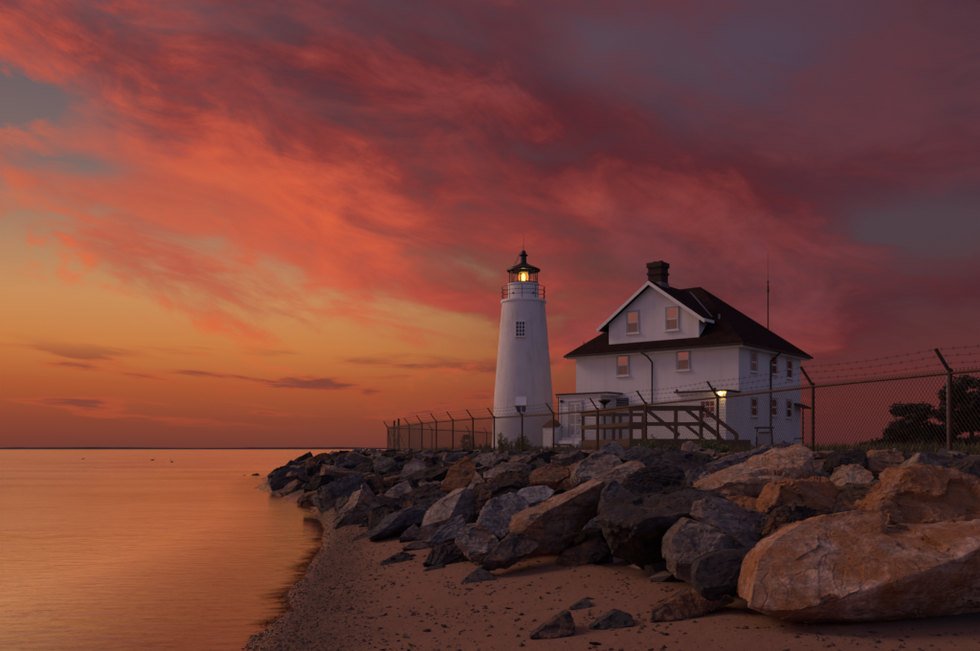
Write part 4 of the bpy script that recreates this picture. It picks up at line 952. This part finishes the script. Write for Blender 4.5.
boulder('rusty low boulder between the broad tan boulder and upright block', BROWN, 0.9, 10.9, 0.8, [(712, 507), (722, 497), (742, 496), (764, 499), (768, 512), (745, 518)], rough=1.3)
boulder('tan end boulder of the crest row under the chain-link fence', BROWN, 0.45, 13.6, 1.0, [(868, 468), (872, 455), (885, 449), (903, 452), (906, 466), (890, 472)], rough=1.0)
boulder('long dark log-shaped boulder along the bank under the fence', (0.095, 0.075, 0.075), 0.2, 13.9, 0.9, [(900, 466), (906, 455), (925, 452), (955, 458), (978, 464), (976, 474), (940, 473)], rough=0.8)
boulder('small blue rock wedged beside the black peaked boulder', BLUE, 0.05, 12.9, 0.6, [(818, 474), (826, 465), (838, 462), (846, 470), (840, 480)], rough=1.0, name='rock')
boulder('dark rounded boulder behind the rust-orange one at the bank', DARK, 0.2, 12.3, 1.0, [(965, 470), (975, 461), (995, 459), (1015, 470), (1010, 490), (975, 488)], rough=1.0)
boulder('rust-brown upright rock with an orange cap in mid pile', (0.28, 0.17, 0.10), 0.85, 17.3, 0.9, [(440, 487), (448, 472), (456, 460), (466, 456), (476, 462), (474, 478), (460, 490)], rough=1.0)
boulder('black hulking boulder behind the banded grey one', BLACK, 0.35, 13.6, 1.2, [(478, 505), (482, 488), (498, 475), (515, 470), (530, 474), (532, 490), (512, 500)], rough=1.3)
boulder('brown flat slab topping the pile behind the white oval rock', (0.24, 0.16, 0.12), 0.5, 15.5, 1.1, [(524, 482), (534, 470), (552, 463), (570, 466), (572, 474), (552, 484)], rough=1.0)
boulder('large pale dome-shaped boulder far along the pile', (0.34, 0.28, 0.235), 0.15, 26.0, 1.2, [(400, 476), (405, 465), (415, 459), (426, 462), (428, 472), (412, 480)], rough=0.6, lay=0.3)
boulder('rock awash in shallow water off the beach', (0.05, 0.042, 0.045), 0.0, 31.5, 0.5, [(272, 507), (279, 504.5), (285, 504), (287, 507)], rough=1.0, name='rock')
for i, (px, py, Y, w) in enumerate(((243, 477.5, 52.5, 7), (255, 476, 53.0, 10), (282, 492.5, 35.5, 9), (316, 512, 24.6, 8))):
    boulder(('low dark rock farthest out in the water off the pile', 'dark rock in the water close to the tip of the pile', 'greenish rock at the waterline where the pile meets the sea', 'small pale rock where wet sand meets the pile')[i],
            ((0.04, 0.036, 0.04), (0.04, 0.036, 0.04), (0.09, 0.085, 0.06), (0.25, 0.2, 0.16))[i], 0.0, Y, 0.6, [(px - w / 2, py), (px - w / 4, py - 2.2), (px + w / 6, py - 2.8), (px + w / 2, py)], rough=1.0, name='rock')

# the rest of the pile: quarry blocks in a dozen shapes, each lying on the bank
protos = []
for k in range(14):
    r_ = random.Random(100 + k); slab = k % 3 != 2
    dims = Vector((r_.uniform(0.75, 1.0), r_.uniform(0.5, 0.8), r_.uniform(0.22, 0.38) if slab else r_.uniform(0.45, 0.65)))
    pts = []
    for sx_ in (-1, 1):
        for sy_ in (-1, 1):
            for sz_ in (-1, 1): pts.append(Vector((sx_ * r_.uniform(0.45, 1), sy_ * r_.uniform(0.5, 1), sz_ * r_.uniform(0.55, 1))) * 0.5)
    for _ in range(4): pts.append(Vector((r_.uniform(-1, 1), r_.uniform(-1, 1), r_.uniform(-0.9, 0.9))) * 0.5)
    pts = [Vector((p.x * dims.x * 2, p.y * dims.y * 2, p.z * dims.z * 2)) for p in pts]
    protos.append(rock_mesh('boulder', [pts], 0.085, 1.1, 40 + k, (0.2, 0.3, 1), 1.2, 0.008, 9, 0.20))
PAL = [((0.25, 0.22, 0.21), 0.1), ((0.07, 0.062, 0.064), 0.08), ((0.44, 0.34, 0.27), 0.2), ((0.27, 0.18, 0.13), 0.45), ((0.16, 0.155, 0.17), 0.05), ((0.035, 0.032, 0.033), 0.15), ((0.38, 0.28, 0.215), 0.35)]
NAMES = ['grey', 'dark grey', 'tan', 'rusty', 'blue-grey', 'black', 'buff']
cand = []
rr_ = random.Random(11)
for _ in range(16000):
    Y = 7.0 + 73.0 * rr_.random() ** 1.25
    X = rr_.uniform(-0.56, 0.62) * Y
    cand.append((X, Y))
ca = np.array(cand); Zc, Sc, Tc, Cc = terrain(ca[:, 0], ca[:, 1])
ok = (Tc > np.where(ca[:, 1] < 12, 0.9, -0.25)) & (Cc < 0.15) & (Sc > -0.6)
nb_ = 0
for (X, Y), z, tt in zip(ca[ok], Zc[ok], Tc[ok]):
    rad = rr_.uniform(0.36, 0.85) * (1.0 if Y > 22 else 0.85)
    if any((X - ox) ** 2 + (Y - oy) ** 2 < (0.72 * (rad + orr)) ** 2 for ox, oy, orr in occ): continue
    if nb_ >= 290: break
    occ.append((X, Y, rad)); nb_ += 1
    e = 0.25
    n_ = Vector((gz(X - e, Y) - gz(X + e, Y), gz(X, Y - e) - gz(X, Y + e), 2 * e)).normalized()
    dn = Vector((n_.x, n_.y, 0)); dn = (dn if dn.length > 0.05 else Vector((-1, 0, 0))).normalized(); yx = n_.cross(dn).normalized(); xx = yx.cross(n_).normalized()
    q = Matrix((xx, yx, n_)).transposed().to_4x4()
    rot = Matrix.Rotation(rr_.gauss(0, 0.55), 4, 'Z') @ Matrix.Rotation(rr_.gauss(0, 0.28), 4, 'X') @ Matrix.Rotation(rr_.gauss(0.12, 0.28), 4, 'Y') @ Matrix.Rotation(rr_.choice((0, math.pi)), 4, 'Z')
    pk = rr_.randrange(len(PAL)); (c, ru) = PAL[pk]
    pi = rr_.randrange(len(protos)); o = link('boulder', protos[pi], None)
    sc = rad * rr_.uniform(1.05, 1.45)
    wet = 0.6 if z < 0.32 and Y > 22 else 0.8 if Y > 34 else 1.0  # wet tone for low stones; the far ones are just darkened
    j = rr_.uniform(0.62, 1.05) * wet
    o.matrix_world = Matrix.Translation((X, Y, z + 0.10 * sc)) @ q @ rot @ Matrix.Diagonal((sc * rr_.uniform(0.9, 1.15), sc * rr_.uniform(0.85, 1.1), sc * rr_.uniform(0.85, 1.3), 1))
    tz = max((o.matrix_world @ v.co).z for v in list(o.data.vertices)[::3]); lim = 1.60 + rr_.uniform(-0.10, 0.12) - 0.006 * max(0, 20 - Y)
    if tz > lim: o.matrix_world = Matrix.Translation((0, 0, lim - tz)) @ o.matrix_world
    o.color = (c[0] * j, c[1] * j, c[2] * j, ru)
    f_ = max(0.0, tt) / (max(0.0, tt) + pdist(crest, np.array([X]), np.array([Y]))[0])
    hgt = 'at the pile foot' if f_ < 0.28 else 'midway up the pile' if f_ < 0.72 else 'along the crest'
    px = 490 + FPX * X / Y
    near = 'below the house side' if px > 735 else 'below the deck' if px > 580 else 'below the tower' if px > 485 else 'below the slim fence posts' if px > 385 else 'at the sea end'
    size = 'large' if sc > 0.88 else 'small' if sc < 0.58 else 'mid-sized'
    shape = 'blocky boulder' if pi % 3 == 2 else 'slab'
    up = (o.matrix_world.to_3x3().normalized() @ Vector((0, 0, 1))).z
    tilt = 'steeply tilted ' if up < 0.80 else 'flat-lying ' if up > 0.95 else ''
    lb = size + ' ' + tilt + NAMES[pk] + ' ' + shape + ' ' + hgt + ', ' + near
    tag(o, lb, 'boulder', NAMES[pk] + ' quarry stones ' + near)
print('fill boulders', nb_)

M['rubble'] = mat_leaf('rubble_stone', (0.030, 0.026, 0.026, 1), (0.20, 0.15, 0.115, 1))
rv, rf = [], []
rb = random.Random(61); src = [([tuple(v.co) for v in m_.vertices], [tuple(p.vertices) for p in m_.polygons]) for m_ in [rock_mesh('rubble', [[Vector((r_.uniform(-1, 1), r_.uniform(-0.7, 0.7), r_.uniform(-0.5, 0.5))) for _ in range(10)]], 0.6, 1.2, 150 + k, chops=3) for k, r_ in [(k, random.Random(500 + k)) for k in range(4)]]]
sel = [i for i in range(len(ca)) if Tc[i] > 0.1 and Cc[i] < 0.3 and ca[i, 1] > 9][:1500]
for i in sel:
    sz = rb.uniform(0.10, 0.30); M4 = Matrix.Translation((ca[i, 0], ca[i, 1], Zc[i] + 0.03)) @ Matrix.Rotation(rb.uniform(0, 6.28), 4, 'Z') @ Matrix.Rotation(rb.gauss(0, 0.5), 4, 'X') @ Matrix.Diagonal((sz, sz, sz, 1))
    sv, sf_ = rb.choice(src); b0_ = len(rv); rv += [tuple(M4 @ Vector(v)) for v in sv]; rf += [tuple(q + b0_ for q in f) for f in sf_]
me = bpy.data.meshes.new('rubble'); me.from_pydata(rv, [], rf); me.update(); shade(me, 30)
ru_ = link('rubble', me, M['rubble']); ru_['kind'] = 'stuff'; ru_['label'] = 'small broken stone filling gaps between the boulders'; ru_['category'] = 'rubble'

# stones on the sand: larger ones singly, fine gravel as one mass
pebs = [rock_mesh('stone', [[Vector((r_.uniform(-1, 1), r_.uniform(-0.8, 0.8), r_.uniform(-0.5, 0.5))) for _ in range(11)]], 0.7, 1.0, 80 + k, chops=3) for k, r_ in [(k, random.Random(300 + k)) for k in range(5)]]
rp = random.Random(21); k = 0
while k < 75:
    Y = rp.uniform(6.2, 13.5); X = rp.uniform(-2.6, 3.2)
    Z, s_, t_, c_ = terrain(np.array([X]), np.array([Y]))
    if t_[0] > -0.15 or s_[0] < 0.3 or any((X - a) ** 2 + (Y - b) ** 2 < (r * 0.8) ** 2 for a, b, r in occ[:200]): continue
    k += 1; o = link('stone', rp.choice(pebs), None, None, (X, Y, float(Z[0]) + 0.006)); s = 0.020 * (3.6 ** rp.random())
    o.scale = (s, s * rp.uniform(0.7, 1), s * rp.uniform(0.5, 0.9)); o.rotation_euler = (rp.uniform(-.3, .3), rp.uniform(-.3, .3), rp.uniform(0, 6.28))
    c = rp.choice([(0.07, 0.055, 0.05), (0.10, 0.075, 0.065), (0.22, 0.13, 0.09), (0.30, 0.24, 0.2)]); o.color = (*c, 0.1)
    tag(o, 'small loose stone lying on the open sand', 'stone', 'loose stones on the sand')
def gravel(name, n, smin, smax, test, mat_, seed, yr):
    r = np.random.RandomState(seed); V_, F_ = [], []
    base = np.array([(1, 0, 0), (-1, 0, 0), (0, 1, 0), (0, -1, 0), (0, 0, 1), (0, 0, -1)], float)
    tri = np.array([(0, 2, 4), (2, 1, 4), (1, 3, 4), (3, 0, 4), (2, 0, 5), (1, 2, 5), (3, 1, 5), (0, 3, 5)])
    Y = yr[0] + (yr[1] - yr[0]) * r.rand(n * 5) ** 1.5; X = r.uniform(-4.5, 4.5, n * 5)
    Z, s_, t_, c_ = terrain(X, Y); m_ = test(s_, t_, r.rand(n * 5), X, Y)
    X, Y, Z = X[m_][:n], Y[m_][:n], Z[m_][:n]; n = len(X)
    a = r.rand(n) * 6.28; sz = smin * (smax / smin) ** (r.rand(n) ** 2.2)
    P = base[None] * (1 + 0.5 * (r.rand(n, 6, 1) - 0.5)) * np.stack([sz, sz * (0.6 + 0.4 * r.rand(n)), sz * (0.35 + 0.35 * r.rand(n))], 1)[:, None, :]
    x = P[:, :, 0] * np.cos(a)[:, None] - P[:, :, 1] * np.sin(a)[:, None]; y = P[:, :, 0] * np.sin(a)[:, None] + P[:, :, 1] * np.cos(a)[:, None]
    P = np.stack([x + X[:, None], y + Y[:, None], P[:, :, 2] + Z[:, None] + (0.1 * sz)[:, None]], 2).reshape(-1, 3)
    F = (tri[None] + (np.arange(n) * 6)[:, None, None]).reshape(-1, 3)
    me = bpy.data.meshes.new(name); me.from_pydata(P.tolist(), [], F.tolist()); me.update()
    o = link(name, me, mat_); o['kind'] = 'stuff'
    return o
M['peb'] = mat_leaf('pebbles', (0.026, 0.016, 0.012, 1), (0.20, 0.105, 0.062, 1))
M['peb'].node_tree.nodes['Principled BSDF'].inputs['Roughness'].default_value = 0.75
g = gravel('shore_gravel', 26000, 0.006, 0.024, lambda s, t, q, X, Y: (s > -0.08) & (t < 0) & (q < np.exp(-(np.maximum(s - 0.1, 0) / 0.75) ** 2)), M['peb'], 5, (6.5, 26))
g['label'] = 'dark wet gravel along the waterline of the beach'; g['category'] = 'gravel'
g = gravel('beach_pebbles', 4800, 0.006, 0.034, lambda s, t, q, X, Y: (s > 0.5) & (t < -0.02) & (q < 0.25 + 0.75 * (np.sin(X * 3.1 + Y * 1.7) * np.sin(Y * 2.3 - X) > 0.3)), M['peb'], 6, (6.2, 18))
g['label'] = 'scattered small pebbles and shell bits across the sand'; g['category'] = 'pebbles'

# ------------------------------------------------------------------ chain-link fence
FEN = [(10.9, 12.2), (10.15, 15.0), (9.03, 18.25), (7.71, 22.2), (6.61, 27.0), (5.25, 31.3), (4.15, 35.8), (2.72, 39.8), (1.46, 42.2), (0.2, 44.4), (-0.85, 46.3), (-1.95, 48.9), (-2.97, 51.5), (-3.98, 54.4), (-5.1, 58.8), (-7.2, 65.5), (-4.5, 72), (-1.75, 79), (-0.3, 85), (1.6, 92)]
FH = 1.62
FE = empty('chain_link_fence', (FEN[0][0], FEN[0][1], GROUND))
tag(FE, 'rusty chain-link fence with angled arms and barbed wire along the bank', 'fence')
fo = Vector((FEN[0][0], FEN[0][1], 0))
tops = []
for i, (x, y) in enumerate(FEN):
    zb = gz(x, y); p = Vector((x, y, 0)) - fo
    a = Vector(FEN[max(0, i - 1)]); b = Vector(FEN[min(len(FEN) - 1, i + 1)]); d = (b - a).normalized()
    nrm = Vector((-d.y, d.x, 0)) if i < 15 else Vector((d.y, -d.x, 0))
    if i >= 15: nrm = Vector((-0.8, -0.5, 0)).normalized()
    else: nrm = Vector((-0.9, -0.2, 0)).normalized()
    T = p + Vector((0, 0, FH)); E = T + nrm * 0.33 + Vector((0, 0, 0.44))
    post = MB().tube(p + Vector((0, 0, zb - GROUND - 0.3)), T, 0.042, n=8).build('post', M['rust'], FE, smooth=50)
    MB().beam(T - Vector((0, 0, 0.02)), E, 0.055, 0.045).build('arm', M['wire'], post)
    MB().lathe([(0.05, FH - 0.03), (0.055, FH + 0.03), (0.02, FH + 0.07)], 8, p.x, p.y).build('post_cap', M['rust'], post)
    tops.append((p, T, E))
wr = 0.0046
for i in range(len(FEN) - 1):
    (p0, t0, e0_), (p1, t1, e1_) = tops[i], tops[i + 1]
    MB().tube(t0 - Vector((0, 0, 0.03)), t1 - Vector((0, 0, 0.03)), 0.030, n=8).build('top_rail', M['rust'], FE, smooth=50)
    for f in (0.36, 0.68, 0.97):
        a, b = t0.lerp(e0_, f), t1.lerp(e1_, f); m_ = MB(); L = (b - a).length; n = max(8, int(L / 0.28)); prev = a
        for k in range(1, n + 1):
            s = k / n; q = a.lerp(b, s) - Vector((0, 0, 0.05 * math.sin(math.pi * s)))
            m_.tube(prev, q, 0.0038, n=3, cap=False)
            if Vector((q.x + fo.x, q.y + fo.y)).length < 60:
                c_ = q.lerp(prev, 0.5)
                m_.tube(c_ + Vector((0.02, 0, -0.035)), c_ + Vector((-0.02, 0, 0.035)), 0.0032, n=3, cap=False); m_.tube(c_ + Vector((-0.02, 0.02, -0.03)), c_ + Vector((0.02, -0.02, 0.03)), 0.0032, n=3, cap=False)
            prev = q
        m_.build('barbed_wire', M['wire'], FE)
    # woven wire: two families of slanting strands, standing a little above the rail
    L = (t1 - t0).length; H = FH + 0.06; pitch = 0.095; m_ = MB(); u_ = (p1 - p0) / (p1 - p0).length
    zb0 = -0.05
    far_ = (p0 + fo).length > 62
    if far_: pitch = 0.19
    c = -H
    sl_ = 1.25
    while c < L:
        for s in (1, -1):
            # x = c + t (or mirrored), z = zb0 + t*sl_
            x0, x1 = c, c + (H - zb0) / sl_
            za, zb_ = zb0, H
            if x0 < 0: za = zb0 + (0 - x0) * sl_; x0 = 0
            if x1 > L: zb_ = H - (x1 - L) * sl_; x1 = L
            if x1 - x0 > 0.01:
                A_, B_ = (x0, x1) if s == 1 else (L - x0, L - x1)
                m_.tube(p0 + u_ * A_ + Vector((0, 0, za)), p0 + u_ * B_ + Vector((0, 0, zb_)), wr * (1.5 if far_ else 1.0), n=3, cap=False)
        c += pitch
    o = m_.build('chain_link_mesh', M['wire'], FE); o['kind'] = 'stuff'
# gate posts and braces near the far corner
for (px, pt, Y) in ((394.3, 420.5, 64.0), (398.6, 418.5, 62.5)):
    P = at(px, pt, Y) - fo - Vector((0, 0, GROUND)); MB().tube((P.x, P.y, -0.3), P, 0.07, n=8).build('gate_post', M['rust'], FE)
for (a, b) in (((388.5, 429, 65.2), (400, 446, 62.5)), ((388.5, 429, 65.2), (390.5, 446, 64.5)), ((398.6, 431, 62.5), (404.5, 446, 61.0)), ((398.6, 433, 62.5), (396, 446, 63))):
    MB().tube(at(*a) - fo - Vector((0, 0, GROUND)), at(*b) - fo - Vector((0, 0, GROUND)), 0.035, n=6).build('brace', M['rust'], FE)
sg = at(466, 437, 79.0); MB().box(-0.26, 0.26, -0.02, 0.02, -0.2, 0.2).build('sign_plate', M['black'], FE, loc=sg - fo - Vector((0, 0, GROUND)))
GPp = at(948.6, 449, 19.3); gp = empty('marker_pole', (GPp.x, 19.3, GROUND)); tag(gp, 'thin pale galvanised pole beside a rusty fence post', 'pole')
MB().tube((0, 0, -0.2), (-0.03, 0, 1.85), 0.024, n=8).build('pole', M['galv'], gp); MB().tube((-0.03, 0, 1.84), (-0.03, 0, 1.95), 0.012, n=6).build('pole_tip', M['galv'], gp)

# ------------------------------------------------------------------ plants
def leaf_cloud(rs, blobs, n, size, flat=1.0):
    """small leaf faces scattered through clumps (x, y, z, rx, rz)"""
    V_, F_ = [], []
    w = [b[3] * b[3] * b[4] for b in blobs]
    for _ in range(n):
        b = rs.choices(blobs, w)[0]
        while True:
            v = Vector((rs.uniform(-1, 1), rs.uniform(-1, 1), rs.uniform(-1, 1)))
            if 0.25 < v.length < 1: break
        v = v * (0.75 + 0.35 * noise.noise(v * 2.1 + Vector(b[:3])))
        p = Vector((b[0] + v.x * b[3], b[1] + v.y * b[3], b[2] + v.z * b[4]))
        a = Vector((rs.gauss(0, 1), rs.gauss(0, 1), rs.gauss(0, 0.7))).normalized(); c = a.orthogonal().normalized(); c = Matrix.Rotation(rs.uniform(0, 6.28), 3, a) @ c
        s = size * rs.uniform(0.6, 1.4); k = len(V_)
        V_ += [p - a * s, p + c * s * 0.45, p + a * s, p - c * s * 0.45]; F_.append((k, k + 1, k + 2, k + 3))
    m_ = MB(); m_.v = [tuple(v) for v in V_]; m_.f = F_
    return m_
def plain(mb_, name, mat_, parent):
    me = bpy.data.meshes.new(name); me.from_pydata(mb_.v, [], mb_.f); me.update(); return link(name, me, mat_, parent)
def tree(name, label, px, Y, h, w, seed, nblob, nleaf, cat='tree', size=0.2, low=0.3):
    rs = random.Random(seed); x = (px - 490) / FPX * Y; e = empty(name, (x, Y, gz(x, Y))); tag(e, label, cat)
    tr = MB(); blobs = []
    top_ = Vector((rs.uniform(-.3, .3), 0, h * 0.55)); tr.tube((0, 0, -0.3), top_, h * 0.035, h * 0.02, n=7)
    for k in range(nblob):
        a = rs.uniform(0, 6.28); rr = w / 2 * math.sqrt(rs.random()) * 0.85; z = h * (low + (0.92 - low) * rs.random()); rr *= 1.0 - 0.5 * (z / h - low)
        br = w * (rs.uniform(0.08, 0.16) if cat == 'tree' else rs.uniform(0.17, 0.30)); blobs.append((rr * math.cos(a), rr * math.sin(a), z, br, br * rs.uniform(0.5, 0.75)))
        st_ = Vector((0, 0, 0)).lerp(top_, rs.uniform(0.45, 1)); tr.tube(st_, Vector(blobs[-1][:3]), h * 0.014, h * 0.004, n=5)
    tr.build('trunk', M['bark'], e)
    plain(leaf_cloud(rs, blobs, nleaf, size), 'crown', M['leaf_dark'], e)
    return e
tree('tree', 'large dark spreading tree behind the fence beside the pole', 973, 72, 5.9, 7.0, 1, 70, 15000, size=0.14)
tree('tree', 'dark tree standing just past the large spreading tree', 1018, 78, 6.2, 8, 2, 30, 10000)
tree('bush', 'rounded dark bush standing alone between house and trees', 911, 74, 3.6, 4.3, 3, 26, 11000, 'bush', 0.13, 0.10)
tree('bush', 'low dark bush joining the lone bush to the trees', 943, 76, 2.0, 3.6, 4, 16, 6000, 'bush', 0.13, 0.1)
# hedge line
rs = random.Random(9); he = empty('hedge', tuple(at(925, 449, 82).xy) + (GROUND,)); tag(he, 'long low dark hedge along the far side of the lawn', 'hedge')
bl = [(-5.5 + k * 0.62, rs.uniform(-.4, .4), 0.28 + 0.42 * min(1, k / 5) + rs.uniform(-.08, .08), 0.7, 0.62 + 0.1 * min(1, k / 4)) for k in range(26)]
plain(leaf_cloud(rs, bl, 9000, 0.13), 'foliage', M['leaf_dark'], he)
sm = MB()
for b in bl[::2]: sm.tube((b[0], b[1], -0.2), (b[0], b[1], b[2]), 0.05, n=5)
sm.build('stem', M['bark'], he)['kind'] = 'stuff'
def weed(label, px, Y, h, w, n, seed, mat_='leaf_weed', leaf=0.075, name='weed_plant', cat='plant', dense=26):
    rs = random.Random(seed); x = (px - 490) / FPX * Y; e = empty(name, (x, Y, gz(x, Y))); tag(e, label, cat)
    st_ = MB(); V_, F_ = [], []
    for _ in range(n):
        b = Vector((rs.uniform(-.5, .5) * w * 0.7, rs.uniform(-.4, .4) * w, -0.05)); hh = h * rs.uniform(0.55, 1.05); t_ = b + Vector((rs.gauss(0, 0.14) * h, rs.gauss(0, 0.14) * h, hh))
        st_.tube(b, t_, 0.010, 0.004, n=3, cap=False)
        for q in range(dense):
            f = rs.uniform(0.15, 1.0); p = b.lerp(t_, f); a = Vector((rs.gauss(0, 1), rs.gauss(0, 1), rs.gauss(0.5, 0.6))).normalized(); c = a.orthogonal().normalized()
            s = leaf * rs.uniform(0.6, 1.4) * (1.15 - 0.5 * f); k = len(V_); V_ += [p, p + a * s + c * s * 0.33, p + a * s * 2.1, p + a * s - c * s * 0.33]; F_.append((k, k + 1, k + 2, k + 3))
    st_.build('stems', M['bark'], e)['kind'] = 'stuff'
    m_ = MB(); m_.v = [tuple(v) for v in V_]; m_.f = F_; o = plain(m_, 'foliage', M[mat_], e); return e
weed('tall pale green weed clump left of the tower foot', 503.5, 47.5, 1.0, 0.8, 16, 1)
weed('dense dark green bush before the tower foot', 521, 47.0, 0.88, 1.3, 30, 2, dense=34)
weed('spiky dry weed clump by the fence left of the tower', 468, 48.5, 0.85, 1.2, 16, 3, mat_='grass')
weed('thin weed clump between spiky weeds and tower', 484, 48.0, 0.5, 0.8, 10, 4, mat_='grass')
weed('bright green weed clump beneath the deck stairs', 706, 25.2, 0.42, 0.75, 26, 5, leaf=0.05)
weed('low green weed clump beside the deck stair foot', 722, 25.6, 0.30, 0.5, 16, 6, leaf=0.05)
weed('yellow-green weeds sprouting under the deck front', 650, 29.5, 0.62, 0.8, 16, 7, leaf=0.06)
weed('small weed sprig at the deck corner', 636, 30.5, 0.40, 0.5, 10, 8, leaf=0.06)
weed('small weed sprig right of the deck middle post', 670, 28.8, 0.45, 0.4, 9, 9, leaf=0.05)
# grass along the bank and the lawn edge
rg = np.random.RandomState(4); N_ = 60000
X = rg.uniform(-6, 16, N_); Y = 13 + 42 * rg.rand(N_) ** 1.3; Z, s_, t_, c_ = terrain(X, Y)
k_ = (c_ > 1.5) & (np.abs(X / Y) < 0.60) & (rg.rand(N_) < np.clip((c_ - 1.5) / 1.5, 0, 1)); X, Y, Z, c_ = X[k_], Y[k_], Z[k_], c_[k_]
h_ = rg.uniform(0.06, 0.22, len(X)) * (0.7 + 0.9 * (np.sin(X * 1.3 + Y * 0.7) > 0)); a_ = rg.rand(len(X)) * 6.28; w_ = 0.008 + 0.004 * rg.rand(len(X)); l_ = h_ * rg.uniform(-0.5, 0.5, len(X)); l2 = h_ * rg.uniform(-0.5, 0.5, len(X))
B0 = np.stack([X - w_ * np.cos(a_), Y - w_ * np.sin(a_), Z - 0.02], 1); B1 = np.stack([X + w_ * np.cos(a_), Y + w_ * np.sin(a_), Z - 0.02], 1)
M0 = np.stack([X + l_ * 0.4, Y + l2 * 0.4, Z + h_ * 0.6], 1); T0 = np.stack([X + l_, Y + l2, Z + h_], 1)
P = np.stack([B0, B1, M0 + (B1 - B0) * 0.35, T0, M0 - (B1 - B0) * 0.35], 1).reshape(-1, 3); n = len(X)
F = (np.array([0, 1, 2, 3, 4])[None] + (np.arange(n) * 5)[:, None])
me = bpy.data.meshes.new('grass'); me.from_pydata(P.tolist(), [], F.tolist()); me.update()
go_ = link('grass', me, M['grass']); go_['kind'] = 'stuff'; go_['label'] = 'rough dry grass along the fence and around the house'; go_['category'] = 'grass'

# ------------------------------------------------------------------ birds on the water
def bird(px, py, label, s=1.0, rz=0.0):
    Y = EYE * FPX / (py - 449); b = MB()
    prof_ = [(-0.30, 0.0, 0.10), (-0.22, 0.05, 0.07), (-0.1, 0.10, 0.06), (0.05, 0.115, 0.06), (0.16, 0.09, 0.08), (0.20, 0.045, 0.17), (0.21, 0.042, 0.22), (0.25, 0.05, 0.27), (0.30, 0.035, 0.26), (0.37, 0.008, 0.245)]
    for x, r, z in prof_:
        for k in range(8): b.v.append((x * s, r * s * math.cos(k * math.pi / 4), (z + r * 0.8 * math.sin(k * math.pi / 4)) * s))
    for i in range(len(prof_) - 1):
        for k in range(8): b.f.append((i * 8 + k, i * 8 + (k + 1) % 8, i * 8 + 8 + (k + 1) % 8, i * 8 + 8 + k))
    o = b.build('water_bird', M['feather'], None, smooth=60, loc=((px - 490) / FPX * Y, Y, -0.01)); o.rotation_euler = (0, 0, rz)
    tag(o, label, 'bird'); return o
bird(152.5, 460.3, 'dark bird afloat in the middle of a loose group of three', 1.0, 0.3)
bird(172, 462.2, 'dark bird afloat, the one nearest the rock pile', 0.9, 2.6)
bird(83, 459.2, 'small dark bird afloat, the one farthest from the rock pile', 0.9, 0.0)
